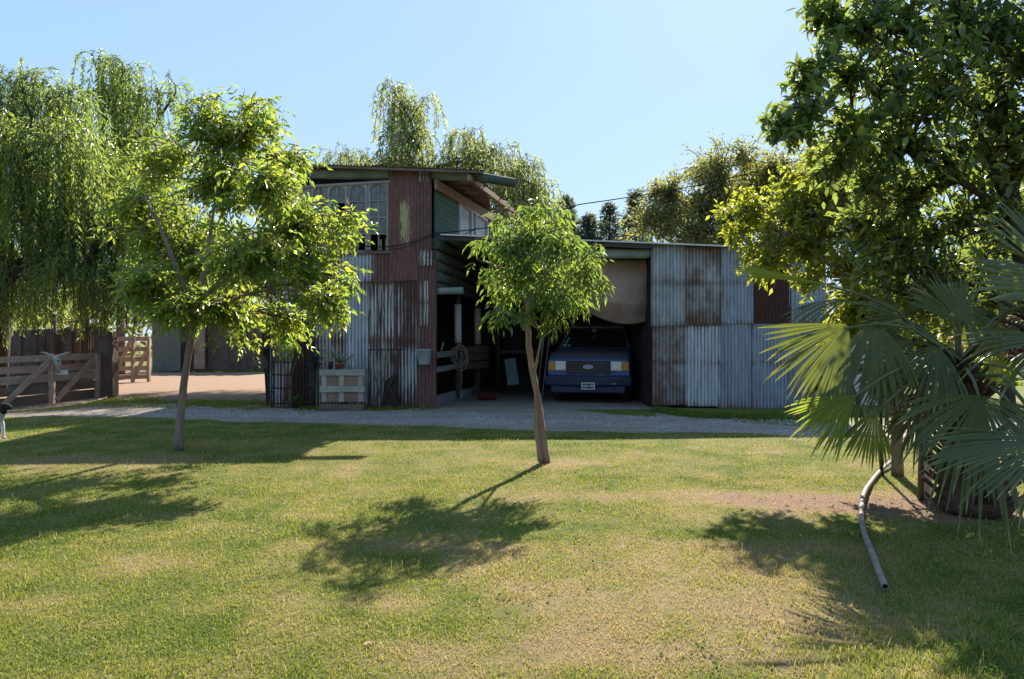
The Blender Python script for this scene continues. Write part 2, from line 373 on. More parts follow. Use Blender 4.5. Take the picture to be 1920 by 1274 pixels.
# lawn: fine grid trimmed by the road edge
def make_lawn():
    xs = np.arange(-13, 13.01, .14); me = bpy.data.meshes.new('lawn'); nv = 95
    X = np.repeat(xs[None, :], nv+1, 0); top = road_low(xs)+(fbm(xs*1.6, xs*0+2, 5)-.5)*.5
    tt = (np.arange(nv+1)/nv)[:, None]; Y = -2+(top[None, :]+2)*tt
    Z = np.full_like(X, .0)+(fbm(X*.5, Y*.5, 41)-.5)*.035
    V = np.stack([X, Y, Z], -1).reshape(-1, 3); nu = len(xs)
    ii = (np.arange(nv)[:, None]*nu+np.arange(nu-1)[None, :]).reshape(-1)
    Fc = np.stack([ii, ii+1, ii+1+nu, ii+nu], -1)
    me.from_pydata(V.tolist(), [], Fc.tolist()); d, b = lawn_vals(V[:, 0], V[:, 1])
    me.attributes.new('dry', 'FLOAT', 'POINT').data.foreach_set('value', d.astype(np.float32))
    me.attributes.new('dirt', 'FLOAT', 'POINT').data.foreach_set('value', b.astype(np.float32))
    me.polygons.foreach_set('use_smooth', [True]*len(me.polygons)); me.update()
    tag(link_mesh('lawn', me, M['lawn']), kind='structure')
def lawn_z(x, y): return (fbm(x*.5, y*.5, 41)-.5)*.035
make_lawn()
sheet_from_poly('dirt_yard', [(-30, 13.5), (-12, 14.2), (-7.3, 15.1), (-4.6, 16.2), (-5.2, 18), (-5.4, 38), (-30, 38)], -.006, M['dirt'], .5, .3, 3)
ROAD_UP = [G(-260, 768), G(-100, 770), G(150, 764), G(300, 766), G(420, 770), G(560, 772), G(690, 768), G(815, 764), G(905, 752), G(1218, 757), G(1235, 785), G(1380, 792), G(1500, 800), G(2100, 775)]
def strip(name, lo, hi, z, mat):
    xs = np.arange(-22, 16, .2); a = np.array([(p[0], p[1]) for p in hi]); o = np.argsort(a[:, 0])
    y0 = road_low(xs)+(fbm(xs*1.6, xs*0+2, 5)-.5)*.5-.1; y1 = np.interp(xs, a[o, 0], a[o, 1])+(fbm(xs*1.5, xs*0+7, 15)-.5)*.5
    mb = MB(); n = len(xs)
    mb.add([(x, y, z) for x, y in zip(xs, y0)]+[(x, max(y, yy+.1), z) for x, y, yy in zip(xs, y1, y0)], [(i, i+1, i+1+n, i+n) for i in range(n-1)])
    return tag(mb.build(name, mat), kind='structure')
strip('gravel_road', ROAD_LOW, ROAD_UP, -.002, M['gravel'])
mb = MB(); mb.add([(-1.9, 16.6, -.0045), (3.2, 16.6, -.0045), (3.2, 24.4, -.0045), (-1.0, 24.4, -.0045)], [(0, 1, 2, 3)]); tag(mb.build('carport_floor', M['gravel']), kind='structure')

def np_mesh(name, V, Fidx, mat, parent=None, attrs=None, kind=None):
    me = bpy.data.meshes.new(name)
    if parent: V = V-np.array(rootloc(parent))[None, :]
    nv = len(V); nf, k = Fidx.shape
    me.vertices.add(nv); me.vertices.foreach_set('co', V.astype(np.float32).ravel())
    me.loops.add(nf*k); me.loops.foreach_set('vertex_index', Fidx.astype(np.int32).ravel())
    me.polygons.add(nf); me.polygons.foreach_set('loop_start', (np.arange(nf)*k).astype(np.int32))
    me.update(calc_edges=True); me.validate()
    for n, v in (attrs or {}).items(): me.attributes.new(n, 'FLOAT', 'POINT').data.foreach_set('value', v.astype(np.float32))
    o = link_mesh(name, me, mat, parent)
    if kind: tag(o, kind=kind)
    return o

# ------------------------------------------------------------------ grass blades
def blades(name, label, x, y, z, tone, h, wd, seed, lean=.9):
    rs = np.random.RandomState(seed); n = len(x); a = rs.rand(n)*2*np.pi
    la = rs.rand(n)**.7*lean; ld = rs.rand(n)*2*np.pi
    tip = np.stack([np.cos(ld)*np.sin(la), np.sin(ld)*np.sin(la), np.cos(la)], -1)*h[:, None]
    sd_ = np.stack([np.cos(a), np.sin(a), np.zeros(n)], -1)*wd[:, None]*.5
    b = np.stack([x, y, z], -1); mid = b+tip*.55+np.array((0, 0, .12))*h[:, None]
    V = np.stack([b-sd_, b+sd_, mid+sd_*.8, b+tip, mid-sd_*.8], 1).reshape(-1, 3)
    k = np.arange(n)[:, None]*5
    Fq = np.concatenate([np.stack([k[:, 0], k[:, 0]+1, k[:, 0]+2], -1), np.stack([k[:, 0], k[:, 0]+2, k[:, 0]+4], -1), np.stack([k[:, 0]+4, k[:, 0]+2, k[:, 0]+3], -1)])
    o = np_mesh(name, V, Fq, M['blade'], None, {'tone': np.repeat(np.clip(tone, 0, 1), 5)})
    return tag(o, label, 'grass', kind='stuff')
def lawn_grass():
    rs = np.random.RandomState(4); X = []; Y = []
    for y0, y1, den in ((2.7, 4.2, 12000), (4.2, 6, 8000), (6, 8.5, 4400), (8.5, 11, 2300), (11, 15.6, 1500)):
        hw = y1*.68+.7; n = int(den*(y1-y0)*2*hw); X.append(rs.uniform(-hw, hw, n)); Y.append(rs.uniform(y0, y1, n))
    x = np.concatenate(X); y = np.concatenate(Y); keep = y < road_low(x)+(fbm(x*1.6, x*0+2, 5)-.5)*.5+rs.normal(0, .06, len(x))
    x, y = x[keep], y[keep]; d, b = lawn_vals(x, y)
    keep = rs.rand(len(x)) > b*1.05+(fbm(x*5, y*5, 77) < .36)*.3+np.clip((.47-fbm(x*13, y*13, 79))*3.0, 0, .6)
    x, y, d, b = x[keep], y[keep], d[keep], b[keep]; n = len(x)
    tone = d*.85+rs.normal(0, .17, n)+(rs.rand(n) < .06)*.3+b*.25
    far = np.clip((y-3)/9, 0, 1)
    h = (.012+.018*rs.rand(n)**1.5+.022*(fbm(x*1.3, y*1.3, 61) > .6)*rs.rand(n))*(1-.25*d); wd = .0028+.0035*far+.0022*rs.rand(n)
    blades('lawn_grass', 'short mown yellow green grass covering the sunlit lawn in front', x, y, lawn_z(x, y), tone, h, wd, 8, 1.25)
    # weedy clover-like rosettes and dead clippings lying flat
    n = 13000; x = rs.uniform(-5, 5, n); y = 2.8+6.5*rs.rand(n)**1.4; d, b = lawn_vals(x, y); k = rs.rand(n) < .25+.75*np.maximum(d-.3, b)
    x, y = x[k], y[k]; n = len(x)
    blades('dead_clippings', 'pale dry grass clippings lying scattered over the lawn', x, y, lawn_z(x, y)+.012, .82+.2*rs.rand(n), .03+.04*rs.rand(n), .0022+.002*rs.rand(n), 9, 1.5)
lawn_grass()
def verge(name, label, pts, n, h, seed, tone=.25, spread=.25):
    rs = np.random.RandomState(seed); pts = np.array([(p[0], p[1]) for p in pts]); seg = rs.randint(0, len(pts)-1, n); t_ = rs.rand(n)[:, None]
    p = pts[seg]*(1-t_)+pts[seg+1]*t_; p = p+np.stack([rs.normal(0, .1, n), rs.normal(0, spread, n)], -1)
    k = fbm(p[:, 0]*2, p[:, 1]*2, seed) > .42; p = p[k]; n = len(p)
    blades(name, label, p[:, 0], p[:, 1], np.zeros(n)-.004, tone+rs.normal(0, .15, n), h*(.3+rs.rand(n)), .006+.006*rs.rand(n), seed, .7)
verge('verge_grass', 'dark grass strip along the foot of the blue corrugated shed', [G(1232, 771), G(1300, 781), G(1400, 784), G(1490, 782)], 9000, .10, 21, .18, .22)
verge('verge_grass', 'weeds and grass along the foot of the rusty barn front', [G(500, 758), G(600, 767), G(700, 769), G(815, 768)], 4000, .09, 22, .3, .16)
verge('verge_grass', 'green grass island between the dirt yard and gravel drive', [G(190, 752), G(300, 757), G(420, 760), G(500, 762)], 16000, .07, 23, .35, .55)
verge('verge_grass', 'sparse grass at the foot of the tall slab fence', [P(285, 697, 36)*1, P(500, 697, 36)*1], 3000, .2, 24, .35, .3)
verge('verge_grass', 'thin grass tufts between the corral fence and the drive', [G(-60, 776), G(60, 771), G(150, 764)], 2500, .05, 25, .6, .3)
def gravel_stones():
    rs = np.random.RandomState(6); n = 9000; x = rs.uniform(-8, 8, n); y = road_low(x)+rs.rand(n)*2.6+.1
    r = .008+.018*rs.rand(n)**2; T = np.array([(1, 0, 0), (-.5, .87, 0), (-.5, -.87, 0), (0, 0, .8)])
    V = (np.stack([x, y, np.zeros(n)], -1)[:, None, :]+T[None]*r[:, None, None]*(1+.4*(rs.rand(n, 4, 3)-.5))).reshape(-1, 3); k = np.arange(n)*4
    Fq = np.concatenate([np.stack([k, k+1, k+3], -1), np.stack([k+1, k+2, k+3], -1), np.stack([k+2, k, k+3], -1)])
    o = np_mesh('gravel_stones', V, Fq, plain('stone', (.30, .295, .29), .9, 0, .5, 1)); tag(o, 'loose grey gravel stones strewn over the drive', 'gravel', kind='stuff')
gravel_stones()

# ------------------------------------------------------------------ foliage helpers
class Leaves:
    def __init__(s, seed): s.P = []; s.D = []; s.N = []; s.L = []; s.W = []; s.T = []; s.rs = random.Random(seed)
    def add(s, p, d, n, l, w_, t_): s.P.append(tuple(p)); s.D.append(tuple(d)); s.N.append(tuple(n)); s.L.append(l); s.W.append(w_); s.T.append(t_)
    def build(s, name, mat, parent, big=False):
        if big: T = np.array([(0, 0, 0), (.3, -.45, .10), (.33, 0, 0), (.3, .45, .10), (.66, -.34, .06), (.68, 0, -.03), (.66, .34, .06), (1, 0, -.14)]); Fc = [(0, 1, 2), (0, 2, 3), (1, 4, 2), (2, 4, 5), (2, 5, 3), (3, 5, 6), (4, 7, 5), (5, 7, 6)]
        else: T = np.array([(0, 0, 0), (.42, -.5, .1), (1, 0, -.05), (.42, .5, .1)]); Fc = [(0, 1, 2), (0, 2, 3)]
        p = np.array(s.P); d = np.array(s.D); n0 = np.array(s.N); L = np.array(s.L); W = np.array(s.W)
        d /= np.linalg.norm(d, axis=1)[:, None]+1e-9; sd_ = np.cross(n0, d); sd_ /= np.linalg.norm(sd_, axis=1)[:, None]+1e-9; n = np.cross(d, sd_)
        V = p[:, None]+T[None, :, 0, None]*d[:, None]*L[:, None, None]+T[None, :, 1, None]*sd_[:, None]*W[:, None, None]+T[None, :, 2, None]*n[:, None]*L[:, None, None]
        k = (np.arange(len(p))*len(T))[:, None, None]; Fq = (k+np.array(Fc)[None]).reshape(-1, 3)
        return np_mesh(name, V.reshape(-1, 3), Fq, mat, parent, {'tone': np.repeat(np.clip(np.array(s.T), 0, 1), len(T))})
def rv(rs): 
    while True:
        v = Vector((rs.uniform(-1, 1), rs.uniform(-1, 1), rs.uniform(-1, 1)))
        if .05 < v.length < 1: return v
def wobble(a, b, n, amt, rs, lift=0.0):
    a = Vector(a); b = Vector(b); L = (b-a).length; pts = []; off = Vector((0, 0, 0))
    for i in range(n+1):
        t_ = i/n; pts.append(a.lerp(b, t_)+off*math.sin(math.pi*t_)+Vector((0, 0, lift*L*math.sin(math.pi*t_))))
        off += rv(rs)*amt*L/ n*2
    return pts
def spray(lv, pts, st, rs):
    """leaves along one twig"""
    n = len(pts)-1
    for k in range(st['n']):
        u = st.get('u0', .25)+(1-st.get('u0', .25))*(k+rs.random())/st['n']; i = min(int(u*n), n-1); p = pts[i].lerp(pts[i+1], u*n-i)
        d = (pts[i+1]-pts[i]).normalized(); side = (rv(rs).cross(d)).normalized()
        out = (side*st['side']+d*.5+Vector((0, 0, -st['droop']))).normalized()
        tw = st['tone']+rs.gauss(0, .2)
        if rs.random() < st.get('yellow', .05): tw += .45
        if st.get('pin', 0):
            L = st['rach']*rs.uniform(.7, 1.2); cur = Vector(p); dd = Vector(out); m = st['pin']
            sdv = dd.cross(Vector((0, 0, 1))+rv(rs)*.5).normalized()
            for q in range(m):
                dd = (dd+Vector((0, 0, -.12*st['droop']))).normalized(); cur = cur+dd*L/m
                for sg in ((1, -1) if q < m-1 else (0,)):
                    ld = (dd*.65+sdv*sg*.8+Vector((0, 0, -.35*st['droop']))+rv(rs)*.25).normalized()
                    l = st['len']*rs.uniform(.6, 1.2); lv.add(cur, ld, Vector((0, 0, .7))+rv(rs)*1.2, l, l*st['asp'], tw+rs.gauss(0, .06))
        else:
            for q in range(st.get('clump', 1)):
                l = st['len']*rs.uniform(.65, 1.2); ld = (out+rv(rs)*.5).normalized()
                lv.add(p+rv(rs)*st.get('scat', .02), ld, Vector((0, 0, .8))+rv(rs)*1.1, l, l*st['asp'], tw)
def make_tree(name, label, cat, trunks, blobs, st, leaf, bark, seed=1, limb_r=.03, twig_r=.006, twig_len=.6, big=False, group=None, leafy=True, fork=.55):
    """trunks: [(points, radii)], blobs: [(centre, (rx, ry, rz), twigs)] -> thing with trunk and crown"""
    rs = random.Random(seed); base = Vector(trunks[0][0][0])
    root = thing(name, label, cat, base, 0, group); tb = MB(); lv = Leaves(seed)
    for pts, rad in trunks:
        pp = []; rr = []
        for i in range(len(pts)-1):
            for k in range(4):
                t_ = k/4; pp.append(Vector(pts[i]).lerp(Vector(pts[i+1]), t_)); rr.append(rad[i]*(1-t_)+rad[i+1]*t_)
        pp.append(Vector(pts[-1])); rr.append(rad[-1])
        for i in range(1, len(pp)-1): pp[i] = pp[i]*.5+(pp[i-1]+pp[i+1])*.25
        tb.tube(pp, [r__*rs.uniform(.92, 1.08) for r__ in rr], 10, True, .10, rs)
    forks = []
    for pts, rad in trunks:
        n = len(pts); forks += [(Vector(pts[i]), rad[i]) for i in range(n) if i >= (n-1)*fork]
    for c, rr, nt in blobs:
        c = Vector(c); f, fr = min(forks, key=lambda q: (q[0]-c).length+.9*max(0, q[0].z-c.z+.1))
        lp = wobble(f, c, 7, .12, rs, .06); r0 = min(limb_r*(.7+.5*(nt/60)), fr*.8)
        tb.tube(lp, [r0*(1-.75*i/7)+.004 for i in range(8)], 6, False)
        for k in range(nt):
            v = rv(rs).normalized()*(rs.random()**.55)*(1.35 if rs.random() < .14 else 1.05); tip = c+Vector((v.x*rr[0], v.y*rr[1], v.z*rr[2]))
            a = lp[rs.randint(3, 7)] if rs.random() < .75 else lp[7]
            dv = tip-a
            if dv.length > twig_len*1.6: a2 = a.lerp(tip, 1-twig_len*1.6/dv.length)
            else: a2 = a
            tp = wobble(a2, tip, 4, .15, rs, .10-.04*st['droop'])
            tb.tube([a]+tp if a2 is not a else tp, [twig_r*1.5]*(len(tp)-1 if a2 is a else len(tp))+[twig_r*.4], 3, False)
            if leafy: spray(lv, tp, st, rs)
    tb.build('trunk', M[bark], root)
    if lv.P: lv.build('crown', M[leaf], root, big)
    return root
def blobpx(lst, Y, per=1.0, dyf=.9, jit=.5, seed=3, den=1.0):
    rs = random.Random(seed); o = []
    for e in lst:
        px, py, r = e[:3]; dy = e[3] if len(e) > 3 else rs.uniform(-jit, jit); y = Y+dy; s = r/F*y
        n = int(len(lst) and den*(r/80)**2*60*per); rz = s*(e[4] if len(e) > 4 else .9)
        o.append((P(px, py, y), (s, s*dyf, rz), max(3, n)))
    return o

# ---- young tree on the left of the lawn
def px_path(lst): return [P(a, b, c) for a, b, c in lst]
b0 = G(335, 846)
ST_ASH = dict(n=5, pin=3, rach=.20, len=.112, asp=.40, side=.85, droop=.6, tone=.58, yellow=.19, u0=.1)
ya = b0.y
tr = px_path([(335, 846, ya), (337, 800, ya), (345, 715, ya), (356, 650, ya), (372, 575, ya+.05), (385, 500, ya+.05), (400, 400, ya+.1), (415, 300, ya+.1)])
tr2 = px_path([(366, 600, ya), (330, 500, ya-.1), (290, 400, ya-.2)]); tr3 = px_path([(374, 570, ya), (450, 490, ya+.1), (540, 420, ya+.2)])
bl = blobpx([(400, 235, 78), (478, 235, 70), (545, 300, 52), (300, 300, 78), (415, 340, 105), (290, 430, 95), (500, 350, 80), (570, 430, 80), (640, 440, 48), (668, 408, 26), (360, 480, 115),
             (480, 480, 105), (600, 510, 75), (262, 530, 65), (545, 600, 48), (435, 580, 80), (610, 565, 52), (655, 530, 36), (330, 580, 55), (548, 640, 26), (390, 185, 26), (482, 190, 26), (240, 380, 50)], ya, .95, 1.15, 1.0, 5)
make_tree('young_ash_tree', 'tall young tree with leaning trunk and yellow green crown on the left lawn', 'tree',
          [(tr, [.072, .056, .050, .047, .041, .031, .02, .009]), (tr2, [.045, .035, .015]), (tr3, [.045, .035, .015])], bl, ST_ASH, 'leaf_ash', 'bark', 7, .03, .005, .5)
# ---- small tree in the middle
b1 = G(1021, 868); ym = b1.y
ST_MID = dict(n=5, pin=3, rach=.22, len=.125, asp=.26, side=.85, droop=.9, tone=.50, yellow=.06, u0=.2)
tr = px_path([(1022, 868, ym), (1015, 800, ym), (1008, 745, ym), (997, 690, ym), (990, 635, ym), (990, 580, ym), (995, 520, ym), (1003, 450, ym)])
tr2 = px_path([(1001, 705, ym-.02), (1008, 670, ym-.1), (1018, 622, ym-.2), (1030, 560, ym-.25)]); tr3 = px_path([(1013, 866, ym-.12), (1005, 810, ym-.1), (1005, 740, ym-.08), (1000, 700, ym-.03)])
bl = blobpx([(1000, 430, 62), (945, 455, 45), (1055, 440, 52), (908, 450, 22), (925, 580, 22), (1095, 490, 48), (950, 530, 42), (1035, 545, 58), (985, 500, 60), (930, 420, 26), (1000, 385, 30), (955, 405, 24), (1050, 400, 26), (1120, 520, 26), (1075, 545, 46), (1045, 590, 22), (1120, 460, 22), (970, 575, 26), (915, 500, 22), (1010, 480, 60)], ym, .62, 1.2, .65, 9)
make_tree('slender_young_tree', 'slender small tree with forked pale trunk in the middle of the lawn', 'tree',
          [(tr, [.064, .047, .041, .038, .034, .027, .018, .009]), (tr2, [.02, .018, .015, .008]), (tr3, [.028, .024, .020, .012])], bl, ST_MID, 'leaf_mid', 'bark_tan', 17, .02, .004, .42)

# ---- willows: hanging strands
def willow(name, label, base, trunks, heads, leaf, bark, seed, ll=.12, lw=.02, step=.075, ol=.7, tone=.5, mul=1.45):
    """heads: (centre, (rx, ry, rz), strands, min and max hanging length)"""
    rs = random.Random(seed); root = thing(name, label, 'tree', base); tb = MB(); lv = Leaves(seed)
    for pts, rad in trunks: tb.tube([Vector(p) for p in pts], rad, 9, True, .06, rs)
    ends = [(Vector(p), r_) for pts, rad in trunks for p, r_ in list(zip(pts, rad))[1:]]
    for c, rr, ns, l0, l1 in heads:
        c = Vector(c); f, fr = min(ends, key=lambda q: (q[0]-c).length+.9*max(0, q[0].z-c.z+.2)); lp = wobble(f, c, 6, .15, rs, .08)
        tb.tube(lp, [min(fr*.7, .07)*(1-.8*i/6)+.006 for i in range(7)], 5, False)
        for k in range(int(ns*mul)):
            v = rv(rs).normalized()*rs.random()**.4; s0 = c+Vector((v.x*rr[0], v.y*rr[1], v.z*rr[2])); out = Vector((v.x, v.y, 0))*rs.uniform(.2, 1)+rv(rs)*.3
            L = rs.uniform(l0, l1)*(1.1-.35*abs(v.z)); n = max(6, int(L/.2)); p = Vector(s0); vel = Vector((out.x, out.y, .55*rs.random())); pts = [p.copy()]
            for i in range(n):
                vel = (vel+Vector((0, 0, -.38))+rv(rs)*.10); d = vel.normalized(); p = p+d*L/n; pts.append(p.copy())
                vel = Vector((vel.x*.82, vel.y*.82, max(vel.z, -1)))
                if p.z < .5: break
            n = len(pts)-1
            tb.tube([lp[rs.randint(3, 6)]]+pts if rs.random() < .5 else pts, .007, 3, False)
            m = int(L/step); tn = tone+rs.gauss(0, .2)
            for q in range(m):
                u = (q+rs.random())/m*n; i = min(int(u), n-1); pp = pts[i].lerp(pts[i+1], u-i); d = (pts[i+1]-pts[i]).normalized()
                sd_ = rv(rs).cross(d).normalized(); l = ll*rs.uniform(.6, 1.25)
                lv.add(pp, (d*.75+sd_*ol+Vector((0, 0, -.15))).normalized(), sd_.cross(d)+rv(rs)*.6, l, lw*rs.uniform(.8, 1.3), tn+rs.gauss(0, .12)+(.35 if rs.random() < .05 else 0))
    tb.build('trunk', M[bark], root); lv.build('crown', M[leaf], root)
    return root
def headpx(lst, Y, jit=1.5, seed=1, dyf=1.0):
    rs = random.Random(seed); o = []
    for px, py, r, ns, l0, l1 in lst:
        y = Y+rs.uniform(-jit, jit); s = r/F*y; o.append((P(px, py, y), (s, s*dyf, s*.7), ns, l0, l1))
    return o
wb = Vector((-14.2, 21, 0)); Yw = 20.5
lim = [([wb, (-14.0, 21, 2.2), P(-30, 520, 20.6), P(60, 490, 20.3), P(170, 440, 20)], [.45, .36, .25, .17, .09]), ([(-14.0, 21, 2.0), P(0, 520, 20.2), P(80, 500, 19.8), P(180, 465, 19.6), P(260, 430, 19.6)], [.3, .24, .16, .12, .05]),
       ([(-14, 21, 2.4), P(-10, 430, 21), P(30, 330, 21), P(60, 230, 21)], [.3, .22, .14, .06]), ([P(20, 380, 21), P(70, 300, 20.5), P(130, 250, 20)], [.14, .09, .05])]
hd = headpx([(40, 150, 60, 46, 1.2, 2.6), (110, 180, 60, 46, 1.2, 2.8), (20, 250, 80, 60, 1.5, 3), (110, 270, 80, 70, 1.4, 3), (-60, 200, 80, 50, 1.5, 3), (180, 300, 70, 55, 1.2, 2.6), (60, 370, 90, 70, 1.4, 3), (160, 400, 70, 50, 1.2, 2.6),
             (-40, 420, 80, 50, 1.5, 3), (220, 430, 60, 44, 1.2, 2.4), (60, 480, 80, 60, 1.0, 1.9), (150, 500, 70, 55, .9, 1.8), (250, 520, 60, 40, .8, 1.5), (10, 540, 60, 40, .7, 1.5), (-90, 500, 70, 36, 1, 2), (290, 500, 45, 24, .8, 1.7), (300, 380, 50, 30, 1, 2)], Yw, 1.6, 2)+headpx([(345, 420, 55, 34, .8, 1.7), (410, 440, 60, 40, .8, 1.5), (470, 470, 45, 26, .6, 1.1), (380, 500, 45, 26, .5, .9)], 18.6, .6, 5)+headpx([(355, 525, 60, 40, .3, .8), (430, 535, 50, 36, .25, .7), (300, 540, 50, 30, .3, .8)], 17.6, .3, 6)
willow('weeping_willow', 'big weeping willow with thick low limbs at the left edge', wb, lim, hd, 'leaf_willow', 'bark_dark', 31, .17, .030, .040, mul=1.75)
wb2 = Vector((-16.6, 29.5, 0))
lim = [([wb2, (-16.3, 29.5, 3), P(235, 340, 29), P(215, 200, 29), P(205, 130, 29)], [.28, .24, .16, .09, .04]), ([P(250, 320, 29), P(285, 240, 28.6), P(330, 175, 28.6)], [.14, .08, .03]), ([P(225, 230, 29), P(190, 150, 29), P(170, 100, 29)], [.1, .06, .02])]
hd = headpx([(185, 105, 24, 18, 1.2, 3), (235, 130, 34, 30, 1.5, 4), (215, 180, 45, 40, 1.5, 4), (290, 180, 32, 22, 1.2, 3), (325, 155, 18, 10, .7, 1.6), (270, 260, 50, 40, 1.5, 3.5), (210, 290, 55, 40, 1.5, 3.5), (290, 340, 50, 34, 1.5, 3)], 29, 1.0, 4)
willow('weeping_willow', 'taller thin topped willow rising behind the big left willow', wb2, lim, hd, 'leaf_willow', 'bark_dark', 33, .22, .042, .06)
wb3 = Vector((-2.6, 33.5, 0))
lim = [([wb3, (-2.6, 33.5, 5), P(800, 330, 33.5), P(770, 230, 33.5), P(750, 190, 33.5)], [.5, .4, .16, .06, .02]), ([P(790, 320, 33.5), P(880, 300, 33), P(930, 280, 33)], [.12, .07, .03]), ([P(795, 310, 33.5), P(700, 312, 33), P(660, 306, 33)], [.1, .05, .02]), ([P(880, 300, 33), P(960, 330, 33), P(1010, 350, 33)], [.08, .05, .02])]
hd = headpx([(735, 165, 20, 24, 1.5, 3.4), (755, 200, 28, 34, 2, 4), (795, 185, 15, 12, 1, 2.2), (765, 250, 30, 36, 1.5, 3), (640, 290, 26, 26, .8, 1.7), (690, 295, 32, 32, .8, 1.8), (740, 310, 40, 40, .8, 1.6), (880, 262, 38, 48, 1.2, 2.8), (930, 290, 42, 50, 1.5, 3), (985, 310, 28, 36, 1.2, 3),
             (850, 300, 40, 46, .8, 1.8), (1005, 350, 30, 36, 1.2, 2.8), (950, 360, 45, 50, 1.5, 3), (1020, 390, 28, 30, 1, 2.4), (900, 340, 40, 40, 1, 2.2)], 33, 1.0, 6)
willow('weeping_willow', 'weeping willow whose top rises above the barn roof', wb3, lim, hd, 'leaf_willow_far', 'bark_dark', 35, .26, .050, .075, mul=1.3)

# ---- conifers far behind the carport roof
def conifer(px, top, Y, wpx, seed, label):
    rs = random.Random(seed); X = (px-960)/F*Y; h = P(px, top, Y).z; root = thing('conifer', label, 'tree', (X, Y, 0), 0, 'conifers far behind the carport'); h -= .25; tb = MB(); lv = Leaves(seed)
    tb.tube([(X, Y, 0), (X, Y, h*.5), (X, Y, h)], [.2, .12, .02], 7); rm = wpx/F*Y
    for k in range(520):
        u = rs.random()**.9; z = h*(1-.75*u)-.05; r = rm*(u*.95+.05)*rs.uniform(.35, 1.1); a = rs.uniform(0, 6.283); c = Vector((X+r*math.cos(a), Y+r*math.sin(a), z))
        tb.tube([(X, Y, z-.1), c], .012, 3, False)
        for q in range(13):
            d = (Vector((math.cos(a), math.sin(a), .35))+rv(rs)*.8).normalized(); l = rs.uniform(.14, .32); lv.add(c+rv(rs)*.3, d, rv(rs), l, l*.34, .4+rs.gauss(0, .2))
    tb.build('trunk', M['bark_dark'], root); lv.build('crown', M['leaf_conifer'], root)
for a in ((1062, 362, 46, 70, 51, 'dark conifer half hidden by the right end of the willow'), (1102, 397, 46, 70, 52, 'smallest dark conifer between two taller conifers'), (1143, 377, 46, 82, 53, 'pointed grey green conifer standing clear against the sky'), (1192, 350, 44, 70, 54, 'dark conifer at the left edge of the big airy tree')): conifer(*a)

# ---- trees behind the shed
ST_FAR = dict(n=7, clump=5, scat=.28, len=.17, asp=.42, side=.7, droop=.3, tone=.45, yellow=.10, u0=.1)
Yf = 29
bl = blobpx([(a_, b_, c_*1.3) for a_, b_, c_ in ((1215, 420, 48), (1260, 360, 48), (1310, 325, 42), (1350, 310, 42), (1400, 300, 38), (1440, 320, 46), (1320, 390, 60), (1390, 380, 62), (1460, 400, 60), (1250, 430, 45), (1520, 350, 60), (1230, 375, 30), (1370, 450, 70), (1480, 460, 70), (1300, 450, 60), (1280, 400, 50), (1350, 350, 50), (1420, 350, 50), (1480, 340, 50))], Yf, 1.0, 1.1, 1.5, 12)
tx = P(1370, 640, Yf).x
make_tree('airy_tree', 'big airy olive green tree rising behind the blue shed', 'tree', [([(tx, Yf, 0), (tx, Yf, 2.5), P(1360, 470, Yf), P(1350, 380, Yf), P(1370, 310, Yf)], [.35, .3, .2, .1, .03]), ([P(1360, 480, Yf), P(1280, 420, Yf), P(1240, 370, Yf)], [.15, .09, .04]), ([P(1360, 470, Yf), P(1430, 390, Yf), P(1440, 320, Yf)], [.15, .09, .04])],
          bl, ST_FAR, 'leaf_far', 'bark', 61, .05, .012, 1.0)
ST_HEDGE = dict(n=5, clump=5, scat=.2, len=.15, asp=.45, side=.8, droop=.3, tone=.5, yellow=.1, u0=.1)
def bush(name, label, px, py_base, Y, bl, leaf='leaf_hedge', seed=1, st=ST_HEDGE, per=1.1, group=None):
    x = (px-960)/F*Y
    return make_tree(name, label, 'tree', [([(x, Y, 0), (x, Y, .9), (x+.1, Y, 2.0)], [.14, .11, .07])], blobpx(bl, Y, per, 1, .8, seed), st, leaf, 'bark_dark', seed, .04, .01, .8, group=group, fork=.3)
bush('leafy_tree', 'dense dark tree behind the palm at the right edge', 1830, 700, 19, [(1720, 560, 80), (1800, 520, 90), (1880, 540, 90), (1780, 600, 70), (1900, 620, 80), (1980, 560, 90), (1840, 460, 90), (1950, 460, 90), (1730, 640, 50)], 'leaf_hedge', 71)
bush('leafy_tree', 'shaded tree behind the whitewashed hut and the palm fronds', 1660, 700, 22, [(1600, 560, 60), (1660, 520, 70), (1720, 560, 70), (1640, 620, 60), (1700, 640, 55), (1760, 620, 60), (1600, 640, 40)], 'leaf_hedge', 75)
bush('leafy_tree', 'low brownish bush in the gap right of the palm trunk', 1890, 720, 15, [(1850, 640, 60), (1910, 650, 60), (1960, 630, 70), (1880, 590, 50)], 'leaf_dry', 72, per=.5)
bush('leafy_tree', 'sunlit yellow green tree behind the plank palisade on the left', 60, 640, 34, [(-80, 520, 70), (0, 500, 70), (80, 520, 70), (160, 540, 70), (230, 560, 60), (-20, 590, 60), (60, 590, 60), (140, 600, 50), (60, 430, 70)], 'leaf_lime', 73, per=.8)
bush('leafy_tree', 'shaded round tree behind the slab fence beside the barn', 400, 640, 44, [(300, 540, 60), (370, 520, 60), (440, 540, 60), (510, 560, 50), (330, 600, 40), (420, 600, 40), (480, 480, 40)], 'leaf_hedge', 74, per=.7)

